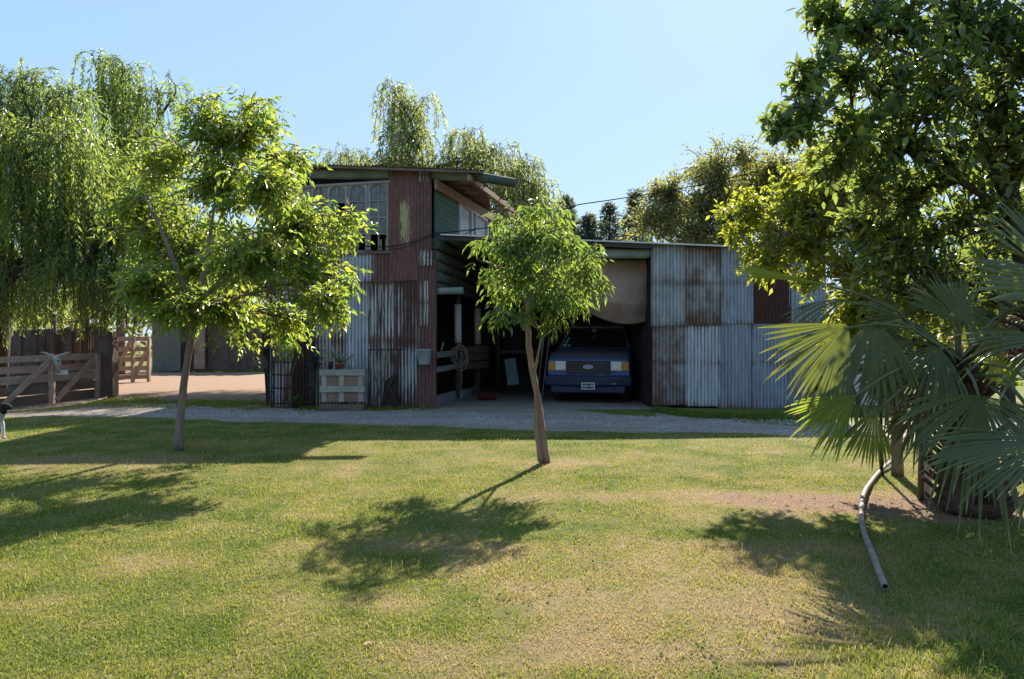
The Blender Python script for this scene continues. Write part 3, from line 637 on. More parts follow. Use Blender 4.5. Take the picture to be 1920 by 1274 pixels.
# ---- right hand trees
ST_LIME = dict(n=11, clump=1, scat=.05, len=.10, asp=.48, side=.8, droop=.35, tone=.5, yellow=.1, u0=.15)
bs = G(1683, 892); yl = bs.y
bl = blobpx([(1400, 400, 62, 1.6), (1450, 440, 70, 1.3), (1370, 440, 34, 1.8), (1500, 400, 70, 1.0), (1520, 470, 80, .8), (1440, 500, 52, 1.2), (1590, 420, 90, .5), (1600, 500, 70, .3), (1480, 350, 55, 1.4), (1560, 340, 80, .8), (1660, 430, 80, .3), (1500, 530, 40, .9), (1350, 400, 20, 2.0), (1400, 480, 26, 1.5), (1650, 340, 80, .6), (1540, 290, 60, 1.0), (1600, 320, 70, .8), (1560, 400, 80, .9), (1620, 560, 60, .2), (1590, 590, 55, .4), (1575, 625, 40, .5), (1640, 610, 50, .2)], yl, 1.5, 1.3, .8, 15)
make_tree('lime_leaved_tree', 'yellow green tree with straight thin trunk spreading before the blue shed', 'tree',
          [(px_path([(1683, 892, yl), (1682, 800, yl), (1680, 700, yl), (1672, 600, yl), (1660, 520, yl)]), [.062, .058, .055, .048, .035]), (px_path([(1672, 600, yl), (1590, 520, yl+.3), (1480, 440, yl+.9)]), [.03, .025, .012]), (px_path([(1668, 560, yl), (1620, 450, yl+.2), (1580, 370, yl+.5)]), [.03, .025, .012])],
          bl, ST_LIME, 'leaf_lime', 'bark_tan', 81, .018, .004, .7, fork=.4)
ST_BIG = dict(n=13, clump=1, scat=.03, len=.105, asp=.50, side=1.0, droop=.05, tone=.45, yellow=.04, u0=.12)
yb = 6.1
bl = [(P(px, py, yb+dy), (r*gx/F*(yb+dy), r*1.7/F*(yb+dy), r*gx/F*(yb+dy)*.9), int(n*1.15)) for px, py, r, dy, n, gx in [(*q_, 1.55 if q_[0] > 1640 else 1.1) for q_ in (
    (1560, 55, 60, .2, 14), (1620, 60, 70, .3, 20), (1700, 60, 80, .2, 30), (1790, 60, 90, .5, 36), (1890, 60, 90, .5, 36), (1590, 150, 60, .1, 14), (1680, 160, 90, .3, 38), (1770, 170, 90, .5, 42), (1870, 190, 90, .8, 42),
    (1520, 220, 70, .0, 18), (1480, 245, 48, -.1, 12), (1545, 130, 55, .1, 14), (1600, 260, 80, .2, 30), (1690, 280, 90, .5, 40), (1780, 290, 90, .8, 40), (1880, 320, 90, 1.0, 40), (1560, 310, 50, .3, 14), (1620, 350, 70, .6, 26), (1700, 380, 90, .8, 40), (1790, 400, 90, 1.0, 38), (1680, 470, 70, 1.0, 26), (1740, 500, 70, 1.1, 26), (1880, 430, 80, 1.2, 26), (1640, 500, 70, 1.5, 26), (1700, 560, 60, 1.4, 26), (1790, 530, 60, 1.6, 24), (1620, 430, 60, 1.2, 22), (1870, 540, 60, 1.8, 22),
    (1530, 15, 45, .2, 10), (1650, -40, 90, .5, 30), (1760, -60, 110, .8, 40), (1880, -60, 110, 1.0, 40), (1700, -170, 120, 1.0, 36), (1850, -190, 140, 1.4, 40), (1600, -260, 120, 2.4, 30), (1500, -330, 120, 3.4, 30), (1980, 0, 120, .6, 30), (1990, 200, 120, .8, 30), (1760, -320, 150, 2.2, 40), (1640, -420, 140, 3.6, 34), (1950, 120, 80, .4, 34), (1950, 260, 80, .6, 34), (1930, 400, 80, 1.4, 34), (1930, 520, 80, 2.2, 34), (1850, 480, 80, 1.8, 30), (1780, 600, 60, 2.4, 24), (1500, 160, 42, .2, 9), (1450, 240, 32, .0, 7))]]
q = Vector((4.95, 6.9, 0))
make_tree('broad_leaved_tree', 'large dark tree with broad glossy leaves filling the upper right corner', 'tree',
          [([q, (4.93, 6.9, .8), (4.8, 6.9, 1.5), P(1900, 420, 7.0), P(1885, 300, 7), P(1850, 150, 7), P(1810, 0, 7), P(1770, -150, 7.3), P(1720, -300, 8)], [.13, .11, .10, .085, .07, .06, .05, .035, .02]), ([P(1900, 400, 7.0), P(1830, 250, 6.9), P(1790, 100, 6.8)], [.05, .04, .02]), ([P(1895, 400, 7.0), P(1800, 340, 6.8), P(1700, 280, 6.6), P(1600, 240, 6.4), P(1500, 215, 6.3)], [.035, .03, .024, .016, .007]),
           ([P(1830, 200, 6.9), P(1740, 120, 6.7), P(1640, 70, 6.5)], [.03, .022, .01]), ([P(1890, 380, 7), P(1960, 200, 7), P(1990, 50, 7)], [.05, .035, .02])],
          bl, ST_BIG, 'leaf_big', 'bark_dark', 91, .016, .004, .7, True, fork=.25)
# ---- distant wood closing the horizon
def distant_wood():
    rs = np.random.RandomState(3); n = 13000; x = rs.uniform(-95, 95, n); top = 3.4+3.2*fbm(x*.09, x*0+1, 71)+1.4*fbm(x*.5, x*0+4, 73); y = 78+rs.uniform(-3, 3, n)+0*x; z = top*rs.rand(n)**.8
    lv = Leaves(3); d = rs.normal(0, 1, (n, 3)); nn = rs.normal(0, 1, (n, 3)); lv.P = np.stack([x, y, z], -1); lv.D = d; lv.N = nn; lv.L = .5+.7*rs.rand(n); lv.W = .3+.3*rs.rand(n); lv.T = .4+rs.normal(0, .2, n)
    T = lv.build('distant_wood', M['leaf_far'], None); tag(T, 'far wood reading as one low green band along the horizon', 'wood', kind='stuff')
distant_wood()
def clover():
    rs = np.random.RandomState(14); n = 14000; x = rs.uniform(-4.5, 4.8, n); y = 2.9+4.5*rs.rand(n)**1.3; g = fbm(x*1.6+3, y*1.6, 91)+.18*np.clip((x-1.2)/2, -.5, 1); k = (g > .60)&(fbm(x*9, y*9, 92) > .45); x, y = x[k], y[k]; n = len(x)
    lv = Leaves(2); a = rs.rand(n)*6.283; lv.P = np.stack([x, y, lawn_z(x, y)+.012+.02*rs.rand(n)], -1); lv.D = np.stack([np.cos(a), np.sin(a), .3*rs.normal(0, 1, n)], -1); lv.N = np.stack([rs.normal(0, .45, n), rs.normal(0, .45, n), np.ones(n)], -1)
    lv.L = .014+.014*rs.rand(n); lv.W = lv.L*.8; lv.T = .35+rs.normal(0, .25, n); tag(lv.build('clover', leafmat('clover_leaf', (.04, .085, .02), (.08, .15, .03), (.14, .2, .04), (.2, .32, .05), .3, .8, .05), None), 'small round leaved weeds spreading through the lawn near the palm', 'weeds', kind='stuff')
clover()

# ------------------------------------------------------------------ barn
YB = 17.0
rg = random.Random(5)
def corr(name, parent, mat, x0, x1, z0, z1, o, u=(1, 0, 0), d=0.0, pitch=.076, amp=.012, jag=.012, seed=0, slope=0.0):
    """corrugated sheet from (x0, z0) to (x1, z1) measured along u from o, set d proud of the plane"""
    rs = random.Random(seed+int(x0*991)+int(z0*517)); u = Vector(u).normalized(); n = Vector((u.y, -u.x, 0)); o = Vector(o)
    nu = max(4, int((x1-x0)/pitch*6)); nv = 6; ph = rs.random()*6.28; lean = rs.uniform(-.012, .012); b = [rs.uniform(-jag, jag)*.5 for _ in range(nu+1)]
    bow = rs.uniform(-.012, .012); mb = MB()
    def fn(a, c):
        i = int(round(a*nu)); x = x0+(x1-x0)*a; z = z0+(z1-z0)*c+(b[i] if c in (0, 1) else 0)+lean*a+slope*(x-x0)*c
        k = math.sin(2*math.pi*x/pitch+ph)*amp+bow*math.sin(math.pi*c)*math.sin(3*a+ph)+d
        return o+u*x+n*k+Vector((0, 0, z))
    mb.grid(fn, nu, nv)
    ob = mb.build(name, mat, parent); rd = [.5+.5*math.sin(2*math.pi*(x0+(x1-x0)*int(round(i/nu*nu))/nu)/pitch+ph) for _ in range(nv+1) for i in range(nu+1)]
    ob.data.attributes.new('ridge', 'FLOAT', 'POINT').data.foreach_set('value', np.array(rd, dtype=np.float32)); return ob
M['zinc_mottled'] = zinc('zinc_mottled', .53, (.29, .30, .31), streak=.22, dark=(.075, .042, .032), lite=(.20, .125, .095), soft=.17)
M['zinc_stained'] = zinc('zinc_stained', .36, (.24, .27, .29), streak=.3, dark=(.10, .065, .052), lite=(.21, .15, .115), soft=.17)
def zx(px): return (px-960)/F*YB
def zz(py): return H-(py-637)/F*YB
barn = thing('two_storey_barn', 'two storey barn of rusty corrugated sheets with a row of arched windows', 'barn', (zx(660), YB, 0))
def sheets(parent, rows):
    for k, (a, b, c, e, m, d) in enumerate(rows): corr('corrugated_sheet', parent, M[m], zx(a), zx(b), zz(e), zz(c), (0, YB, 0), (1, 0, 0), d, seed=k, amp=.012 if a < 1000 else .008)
sheets(barn, [
    (508, 549, 590, 764, 'zinc_grey', -.10), (547, 588, 520, 766, 'rust_dark', -.09),
    (584, 652, 526, 763, 'zinc_tan', .0), (649, 692, 526, 764, 'zinc_bright', .014), (689, 742, 525, 766, 'rust_streak', .0), (739, 790, 527, 766, 'zinc_rusty', .014), (786, 804, 527, 612, 'rust_streak', .042), (782, 819, 488, 767, 'rust', .028),
    (505, 585, 476, 592, 'zinc_grey', -.02), (582, 640, 477, 531, 'zinc_rusty', .012), (637, 702, 476, 530, 'zinc_bright', .024), (699, 736, 477, 531, 'rust', .036),
    (729, 784, 314, 527, 'rust_peeling', .045), (781, 810, 316, 492, 'rust', .058), (784, 808, 316, 346, 'zinc_rusty', .075), (786, 812, 470, 500, 'rust_streak', .080)])
# log beams, header, eaves
mb = MB(); mb.tube(wobble(P(535, 326, 17.16), P(905, 330, 17.16), 12, .012, rg), [.125+rg.uniform(-.008, .008) for _ in range(13)], 14)
mb.build('log_beam', M['log_green'], barn)
mb = MB(); mb.tube(wobble(P(880, 329, 17.02), P(968, 344, 16.75), 4, .01, rg), [.10, .105, .10, .10, .095], 12); mb.build('log_beam', M['log_wall'], barn)
mb = MB(); mb.beam((zx(505), YB-.02, zz(355)), (zx(732), YB-.02, zz(341)), .06, .05); mb.build('header_board', M['window_wood'], barn)
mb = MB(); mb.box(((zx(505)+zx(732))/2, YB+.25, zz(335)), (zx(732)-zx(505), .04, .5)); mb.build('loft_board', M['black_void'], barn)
mb = MB(); mb.beam((zx(505), YB-.03, zz(478)), (zx(735), YB-.03, zz(474)), .08, .06, jit=.006); mb.build('sill_board', M['wood_brown'], barn)
t = NT('old_glass'); _n = t.noise(t.coord((3, 3, 3)), 2, 5, .6)
_b = t.bsdf(t.ramp(_n, [(.3, (.07, .085, .08)), (.55, (.13, .15, .145)), (.8, (.22, .24, .23))]), .28, 0, None, .5); M['old_glass'] = t.done(_b)
def casement(x0, x1, z0, z1, rows, gone, pane_mat='old_glass', y=YB, u=(1, 0, 0), o=(0, YB, 0), lower_panel=False):
    """arched-top window: stiles, rails, glazing bars; panes are one sub-part, broken ones stay out"""
    u = Vector(u).normalized(); n = Vector((u.y, -u.x, 0)); o = Vector(o); mb = MB(); s = .045; wd = x1-x0
    def q(x, z, d): return o+u*x+n*d+Vector((0, 0, z))
    mb.beam(q(x0+s/2, z0, .0), q(x0+s/2, z1, .0), .05, s, n); mb.beam(q(x1-s/2, z0, .0), q(x1-s/2, z1, .0), .05, s, n)
    mb.beam(q(x0+s, z0+s/2, .0), q(x1-s, z0+s/2, .0), .048, s); mb.beam(q(x0+s, z1-s/2, .0), q(x1-s, z1-s/2, .0), .048, s)
    # arched spandrels under the head
    N = 10; ah = .13; top = z1-s; cx = (x0+x1)/2; hw = wd/2-s
    for sg in (-1, 1):
        arc = [q(cx+sg*hw*k/N, top-ah+ah*math.sqrt(max(0, 1-(k/N)**2)), .018) for k in range(N+1)]
        mb.prism(arc+[q(cx+sg*hw, top, .018)], -n*.034)
    zs = [z0+s+(top-z0-s)*k/rows for k in range(rows+1)]
    mb.beam(q(cx, z0+s, .004), q(cx, top, .004), .024, .022, n)
    for z in zs[1:-1]: mb.beam(q(x0+s, z, .002), q(x1-s, z, .002), .024, .022)
    w_ = mb.build('window', M['window_wood'], barn)
    pb = MB()
    for r_ in range(rows):
        for c_ in range(2):
            if (r_, c_) in gone: continue
            a = x0+s+hw*c_; e = a+hw; jt = rg.uniform(-.006, .006)
            pb.add([q(a, zs[r_], -.02+jt), q(e, zs[r_], -.02-jt), q(e, zs[r_+1], -.02-jt*.3), q(a, zs[r_+1], -.02+jt)], [(0, 1, 2, 3)])
    pb.build('pane', M[pane_mat], w_)
    return w_
e = [522, 552, 583, 613, 652, 690, 730]
for k in range(6):
    gone = {0: [(0, 0)], 1: [], 2: [(0, 0)], 3: [(2, 1), (0, 0)], 4: [(0, 0), (0, 1)], 5: [(0, 0), (0, 1)]}[k]
    top = 352-(e[k]-520)*.06; casement(zx(e[k]+1), zx(e[k+1]-1), zz(474), zz(top), 4, gone)
mb = MB()
for k in (1, 2, 3, 4, 5): mb.beam((zx(e[k]), YB+.01, zz(474)), (zx(e[k]), YB+.01, zz(346)), .05, .03, (0, 1, 0))
mb.build('window_post', M['window_wood'], barn)
# pale and yellow scraps hanging in the dark behind the broken panes
mb = MB()
for px in (712, 722): mb.box((zx(px), YB+.12, zz(460)), (.05, .02, .3), jit=.01)
mb.build('curtain_scrap', plain('ochre_cloth', (.35, .29, .10), .9), barn)
# dark rooms behind: inner walls and floors
U10 = Vector((math.sin(R(10)), math.cos(R(10)), 0)); N10 = Vector((U10.y, -U10.x, 0)); C0 = Vector((zx(812), YB, 0))
def side(t_, d, z): return C0+U10*t_+N10*d+Vector((0, 0, z))
mb = MB(); x0 = zx(505); yb = YB+8
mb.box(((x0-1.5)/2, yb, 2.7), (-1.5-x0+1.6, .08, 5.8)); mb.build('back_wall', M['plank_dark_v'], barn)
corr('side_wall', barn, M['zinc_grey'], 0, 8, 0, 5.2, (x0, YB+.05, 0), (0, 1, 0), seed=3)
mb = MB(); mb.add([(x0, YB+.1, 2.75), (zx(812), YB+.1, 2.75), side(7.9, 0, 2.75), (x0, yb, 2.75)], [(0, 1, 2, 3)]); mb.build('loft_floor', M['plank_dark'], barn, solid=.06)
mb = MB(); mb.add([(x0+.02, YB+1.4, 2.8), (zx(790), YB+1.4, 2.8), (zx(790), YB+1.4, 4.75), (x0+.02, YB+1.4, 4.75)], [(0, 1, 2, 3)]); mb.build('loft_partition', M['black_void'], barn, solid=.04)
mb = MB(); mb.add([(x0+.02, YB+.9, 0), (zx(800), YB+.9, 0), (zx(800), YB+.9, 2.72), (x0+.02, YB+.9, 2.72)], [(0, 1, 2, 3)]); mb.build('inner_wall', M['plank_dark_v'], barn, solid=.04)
# roof: corrugated, ridges running back, rising a little to the rear
def roofgrid(xa, xb, ya, yb_, zf, rise, nm, par, mat, pitch=.076):
    nu = int((xb-xa)/pitch*4); mb = MB()
    def fn(a, c):
        x = xa+(xb-xa)*a; y = ya+(yb_-ya)*c; return Vector((x, y, zf(x)+(y-ya)*rise+math.sin(2*math.pi*x/pitch)*.010))
    mb.grid(fn, nu, 5); return mb.build(nm, mat, par, solid=.004)
xa, xb = P(500, 0, 16.72).x, P(906, 0, 16.72).x; za, zb = P(0, 305, 16.72).z, P(0, 319, 16.72).z
roofgrid(xa, xb, 16.72, YB+8.3, lambda x: za+(zb-za)*(x-xa)/(xb-xa), .035, 'roof', barn, M['zinc_grey'])
mb = MB(); mb.beam((xa, 16.735, za-.045), (xb-.02, 16.735, zb-.045), .03, .05); mb.build('eaves_board', M['wood_brown'], barn)
# slanting side: green boards, fascia, window, logs
mb = MB(); rows = 9
for k in range(rows):
    z0 = 3.72+k*.135; mb.beam(side(.12, .0+rg.uniform(0, .008), z0+.066), side(8, .0+rg.uniform(0, .008), z0+.066+rg.uniform(-.005, .005)), .03, .128)
mb.build('side_boards', M['plank_green'], barn)
mb = MB(); mb.beam(side(-.05, .07, 4.90), side(8.2, .07, 5.22), .06, .22); mb.build('fascia_board', M['wood_tan'], barn, bevel=.006)
mb = MB(); mb.beam(side(-.2, .85, 4.99), side(8.2, .85, 5.28), .07, .12); mb.build('rafter', M['wood_tan'], barn)
for t_ in (1.2, 3.2, 5.4):
    mb = MB(); mb.beam(side(t_, -.2, 5.06+t_*.036), side(t_, 1.0, 5.04+t_*.036), .06, .05); mb.build('purlin', M['wood_brown'], barn)
ws = MB()
wf = MB(); a, b_ = 2.25, 5.6
for tt in (a, (a+b_)/2-.35, (a+b_)/2+.2, b_): wf.beam(side(tt, .035, 3.74), side(tt, .035, 4.93), .07, .075 if tt in (a, b_) else .055, N10)
wf.beam(side(a, .035, 4.92), side(b_, .035, 4.95), .07, .07); wf.beam(side(a, .035, 3.75), side(b_, .035, 3.75), .07, .07)
wn_ = wf.build('window', plain('white_frame', (.55, .54, .52), .7), barn)
pb = MB(); pb.add([side(a, .02, 3.76), side(b_, .02, 3.76), side(b_, .02, 4.92), side(a, .02, 4.92)], [(0, 1, 2, 3)]); pb.build('pane', M['old_glass'], wn_)
for k, (z, r_) in enumerate(((3.62, .13), (3.36, .12), (3.13, .12), (2.90, .13), (2.68, .10))):
    mb = MB(); mb.tube(wobble(side(.05, .02, z), side(8, .02, z+rg.uniform(-.04, .04)), 8, .01, rg), [r_*rg.uniform(.93, 1.05) for _ in range(9)], 10); mb.build('wall_log', M['log_wall'], barn)
mb = MB(); mb.tube(wobble(P(838, 440, 16.9), side(6.5, .45, 3.72), 8, .015, rg), [.13, .15, .15, .15, .14, .14, .14, .14, .14], 12); mb.build('log_beam', M['plank_green'], barn)
mb = MB(); mb.tube(wobble(P(812, 547, 17.12), P(868, 545, 17.0), 3, .01, rg), .078, 12); mb.build('log_beam', M['log_green'], barn)
def post(parent, px, pyb, ztop, r_, z0, z1, paint):
    g = G(px, pyb); mb = MB(); mb.tube([g, g+Vector((.01, 0, ztop*.5)), g+Vector((0, 0, ztop))], [r_*1.08, r_, r_], 12, True, .04, rg); p = mb.build('post', M['wood_brown_v'], parent)
    mb = MB(); mb.tube([g+Vector((.008, 0, z0)), g+Vector((.004, 0, z1))], r_+.006, 14); mb.build('painted_band', M[paint], p); return g
p1 = post(barn, 858, 747, 2.66, .088, 1.42, 2.40, 'white_paint'); p2 = post(barn, 895, 738, 2.75, .088, 1.38, 2.36, 'cream_paint')
mb = MB(); c = stall_c = G(822, 760)
mb.beam(c+Vector((-.05, 0, .1)), p1+Vector((-.05, -.1, .1)), .05, .22, jit=.008, rng=rg); mb.build('kick_board', M['wood_grey'], barn)
mb = MB(); mb.beam(p1+Vector((.1, -.1, .1)), p2+Vector((-.05, -.1, .1)), .05, .22, jit=.008, rng=rg); mb.build('kick_board', M['wood_grey'], barn)
for z, m in ((1.14, 'wood_grey'), (.80, 'wood_grey')):
    mb = MB(); mb.beam(c+Vector((-.1, 0, z)), p1+Vector((-.02, -.1, z+.02)), .045, .13, jit=.008, rng=rg); mb.build('rail', M[m], barn)
for z in (1.22, 1.02, .80):
    mb = MB(); mb.beam(p1+Vector((.06, .05, z)), p2+Vector((.3, .05, z+.02)), .04, .18, jit=.008, rng=rg); mb.build('rail', M['wood_brown'], barn)
mb = MB(); mb.beam(P(497, 590, 16.98), G(506, 758)+Vector((0, 0, -.02)), .13, .13, (1, 0, 0)); mb.beam(P(506, 560, 17), P(506, 480, 17), .13, .13, (1, 0, 0)); mb.build('corner_post', M['plank_dark_v'], barn)
mb = MB(); mb.box((zx(583), YB-.03, 1.5), (.08, .06, 3.0)); mb.build('door_post', M['plank_dark_v'], barn)
# iron grid leaning in the doorway
grid_o = thing('iron_gate', 'dark iron bar gate standing before the sheets at the left barn corner', 'gate', (zx(530), YB-.3, 0)); mb = MB()
for py in (679, 703, 728, 757): mb.tube([P(510, py, 16.75), P(586 if py > 720 else 551, py+1, 16.75)], .014, 6)
for px in (513, 526, 549): mb.tube([P(px, 676, 16.75), P(px, 760, 16.72)], .012, 6)
mb.build('bars', M['iron'], grid_o)
mb = MB(); mb.tube([P(548, 680, 16.72), P(531, 756, 16.6)], .016, 6); mb.tube([P(556, 672, 16.74), P(536, 752, 16.62)], .014, 6); mb.tube([P(514, 730, 16.72), P(500, 760, 16.6)], .014, 6); mb.build('brace_rod', M['rust_iron'], grid_o)
# bracket shelf on the left of the corner post
br = thing('timber_bracket', 'dark timber bracket arm reaching out left of the barn corner', 'bracket', P(500, 650, 17.1))
mb = MB(); mb.beam(P(472, 649, 17.1), P(506, 649, 17.1), .12, .13); mb.build('arm', M['plank_dark'], br)
mb = MB(); mb.beam(P(486, 656, 17.1), P(502, 686, 17.1), .07, .07, (0, 1, 0)); mb.build('brace', M['plank_dark'], br)
mb = MB(); mb.beam(P(468, 690, 17.1), P(503, 688, 17.1), .09, .06); mb.build('lower_arm', M['plank_dark'], br)

# ------------------------------------------------------------------ carport shed
shed = thing('carport_shed', 'low shed of blue grey corrugated sheets with an open carport bay', 'shed', (zx(1380), YB, 0))
sheets(shed, [(1222, 1288, 606, 760, 'zinc_mottled', .0), (1285, 1350, 605, 762, 'zinc_bright', .014), (1346, 1413, 604, 765, 'zinc_blue', .0), (1409, 1480, 602, 766, 'zinc_blue', .014), (1477, 1548, 601, 768, 'zinc_blue_dark', .0),
              (1220, 1287, 456, 612, 'zinc_stained', .026), (1284, 1352, 458, 611, 'zinc_mottled', .04), (1349, 1415, 460, 608, 'zinc_blue', .026), (1412, 1482, 461, 607, 'rust_dark', .04), (1479, 1548, 463, 607, 'zinc_blue', .026)])
M['shade_dark_wood'] = wood('shade_dark_wood', (.014, .011, .010), (.045, .035, .03), 'v')  # near-black wood; the shade beside the truck is put into its colour
corr('side_wall', shed, M['shade_dark_wood'], 0.05, 7.4, 0, 3.6, (zx(1222), YB, 0), (0, 1, 0), seed=8)
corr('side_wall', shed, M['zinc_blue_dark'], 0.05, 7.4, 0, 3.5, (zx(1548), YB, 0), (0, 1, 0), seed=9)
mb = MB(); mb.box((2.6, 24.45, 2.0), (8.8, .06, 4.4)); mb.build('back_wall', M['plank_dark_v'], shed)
sza, szb = 3.78, 3.44
rz_ = lambda x: sza+(szb-sza)*(x+1.35)/(zx(1562)+1.35)
roofgrid(P(830, 0, 16.78).x, zx(1562), 16.78, 24.6, rz_, .03, 'roof', shed, M['zinc_grey'])
mb = MB(); mb.beam((P(826, 0, 16.76).x, 16.765, rz_(-1.5)-.008), (zx(1562), 16.765, rz_(zx(1562))-.008), .012, .03); mb.build('roof_edge', plain('sunlit_edge_zinc', (.55, .54, .52), .45, .3), shed)  # pale metal strip; the roof edge's sunlit highlight is put into its colour
mb = MB(); mb.beam((P(835, 0, 16.9).x, 16.85, rz_(-1.4)-.075), (zx(1222), 16.85, rz_(zx(1222))-.075), .04, .09); mb.build('eaves_board', M['plank_dark'], shed)
mb = MB(); mb.tube(wobble(P(960, 478, 17.1), P(1219, 476, 17.1), 7, .012, rg), [.115*rg.uniform(.95, 1.05) for _ in range(8)], 14); mb.build('log_beam', M['log_green'], shed)
for x, y in ((1.1, 23.8), (-.4, 23.9)):
    mb = MB(); mb.tube([(x, y, 0), (x, y, 3.7)], .09, 10); mb.build('post', M['plank_dark_v'], shed)
g = G(934, 735); mb = MB(); mb.tube([g, g+Vector((0, 0, 3.6))], .075, 10, True, .04, rg); mb.build('post', M['plank_dark_v'], shed)
mb = MB(); mb.beam(P(1165, 492, 17.9), P(1222, 493, 17.9), .02, .09); mb.build('sunlit_slit_strip', leafmat('x', (.3, .12, .04), (.4, .18, .06), (.4, .18, .06), (.8, .35, .1), .5) if False else plain('sunlit_orange', (.48, .22, .09), .7), shed)  # opaque strip; the orange glow of a sunlit slit is its colour
# little junction plate low on the wall
mb = MB(); mb.box((zx(1498), YB-.03, zz(734)), (.15, .02, .09)); mb.build('wall_plate', M['wood_grey'], shed, bevel=.004)
# hanging tarpaulin
tp = MB(); A_ = P(1050, 487, 17.75); B_ = P(1224, 487, 17.65)
def tarp(a, c):
    p = A_.lerp(B_, a); sag = math.sin(math.pi*min(1, max(0, a*1.05)))**.55; L = .3+1.15*math.sin(math.pi*(.08+.56*a))**.8
    z = p.z-L*c*1.02; y = p.y+.20*math.sin(math.pi*c*.85)*-1*sag+.9*max(0, c-.7)*1.0+.012*math.sin(a*23+c*6)*(1-c*.5)+.02*math.sin(a*9+c*9)+.004*math.sin(c*34+a*3)
    return Vector((p.x, y, z))
tp.grid(tarp, 60, 40); tag(tp.build('tarpaulin', plain('tarp_cloth', (.37, .255, .205), .8, 0, .22, 3), None, solid=.004), 'big sagging brown tarpaulin slung under the carport roof above the truck', 'tarpaulin')

# ------------------------------------------------------------------ pickup truck
def make_truck():
    T = thing('pickup_truck', 'dusty dark blue pickup truck parked nose out in the carport', 'pickup truck', (1.80, 18.25, 0), R(-12))
    L = dict(parent=T, local=True)
    t = NT('blue_paint'); ns = t.noise(t.coord((1, 1, 1), False), 5, 6, .65); geo = t.n('NewGeometry'); sx = t.n('SeparateXYZ'); t.l(geo.outputs['Normal'], sx.inputs[0])
    dust = t.math('MULTIPLY', t.ramp(sx.outputs[2], [(.35, 0.0), (.8, 1.0)]), t.ramp(ns, [(.2, .55), (.6, 1.0)]))
    bl_ = t.ramp(ns, [(.3, (.010, .05, .18)), (.7, (.017, .08, .30))])
    M['truck_blue'] = t.done(t.bsdf(t.mix(dust, bl_, (.07, .052, .047)), t.math('ADD', t.math('MULTIPLY', dust, .55), .3), 0, None, .5))
    M['bumper_blue'] = plain('bumper_blue', (.014, .018, .06), .5, 0, .4, 8)
    M['black_plastic'] = plain('black_plastic', (.018, .018, .02), .5, 0, .3); M['chrome'] = plain('dull_chrome', (.5, .5, .5), .35, .8, .2, 12)
    M['rubber'] = plain('rubber', (.022, .02, .019), .9, 0, .4, 10); M['dark_glass'] = plain('dark_glass', (.02, .018, .017), .12, 0, .3, 4, .5)
    M['lamp_glass'] = plain('lamp_glass', (.52, .52, .48), .2, .2, .3, 14, .5); M['amber'] = plain('amber_lens', (.46, .19, .025), .3, 0, .25, 14)
    # body: rows of cross sections along y (front = 0)
    def loft(mb, secs, close=True):
        n = len(secs[0]); vs = [p for s_ in secs for p in s_]; fs = []
        for i in range(len(secs)-1):
            for k in range(n): fs.append((i*n+k, i*n+(k+1) % n, (i+1)*n+(k+1) % n, (i+1)*n+k))
        fs += [tuple(range(n))[::-1], tuple((len(secs)-1)*n+k for k in range(n))]; mb.add(vs, fs)
    def sec(y, w_, z0, z1, crown=.02, sh=.06): return [(-w_, y, z0), (w_, y, z0), (w_+.02, y, (z0+z1)/2), (w_-.005, y, z1-sh), (w_-sh*1.2, y, z1), (0, y, z1+crown), (-w_+sh*1.2, y, z1), (-w_+.005, y, z1-sh), (-w_-.02, y, (z0+z1)/2)]
    mb = MB(); loft(mb, [sec(.0, .955, .60, 1.01, .01, .03), sec(.06, .965, .56, 1.07, .015), sec(.20, .975, .52, 1.15, .02), sec(.55, .98, .50, 1.20, .03), sec(1.45, .98, .50, 1.27, .03), sec(1.7, .98, .48, 1.28, .02), sec(3.05, .98, .48, 1.28, .0)])
    body = mb.build('body', M['truck_blue'], bevel=.018, **L)
    mb = MB(); loft(mb, [sec(3.1, .98, .5, 1.22, 0, .02), sec(5.0, .97, .5, 1.22, 0, .02)]); mb.build('cargo_bed', M['truck_blue'], bevel=.015, **L)
    # cab
    mb = MB()
    b4 = [(-.93, 1.38, 1.27), (.93, 1.38, 1.27), (.93, 3.0, 1.27), (-.93, 3.0, 1.27)]; t4 = [(-.73, 1.98, 1.84), (.73, 1.98, 1.84), (.76, 2.85, 1.86), (-.76, 2.85, 1.86)]; r4 = [(-.60, 2.1, 1.90), (.60, 2.1, 1.90), (.62, 2.75, 1.91), (-.62, 2.75, 1.91)]
    mb.add(b4+t4+r4, [(0, 1, 5, 4), (1, 2, 6, 5), (2, 3, 7, 6), (3, 0, 4, 7), (4, 5, 9, 8), (5, 6, 10, 9), (6, 7, 11, 10), (7, 4, 8, 11), (8, 9, 10, 11), (3, 2, 1, 0)])
    cab = mb.build('cab', M['truck_blue'], bevel=.03, **L)
    def on(face, u0, u1, v0, v1, d):
        a, b, c, e_ = [Vector(p) for p in face]; nn = (b-a).cross(e_-a).normalized()
        def pt(u, v): return a.lerp(b, u).lerp(e_.lerp(c, u), v)+nn*d
        return [pt(u0, v0), pt(u1, v0), pt(u1, v1), pt(u0, v1)], nn, pt
    fr = (b4[0], b4[1], t4[1], t4[0])
    qd, nn, wpt = on(fr, .045, .955, .05, .93, .006); mb = MB(); mb.prism(qd, -nn*.02); ws_ = mb.build('windscreen', M['dark_glass'], bevel=0, **L)
    mb = MB(); 
    for a, b in (((.04, .03), (.04, .95)), ((.96, .03), (.96, .95)), ((.04, .95), (.96, .95))): mb.beam(wpt(*a)+nn*.012, wpt(*b)+nn*.012, .03, .02, nn)
    mb.build('windscreen_trim', M['chrome'], **L)
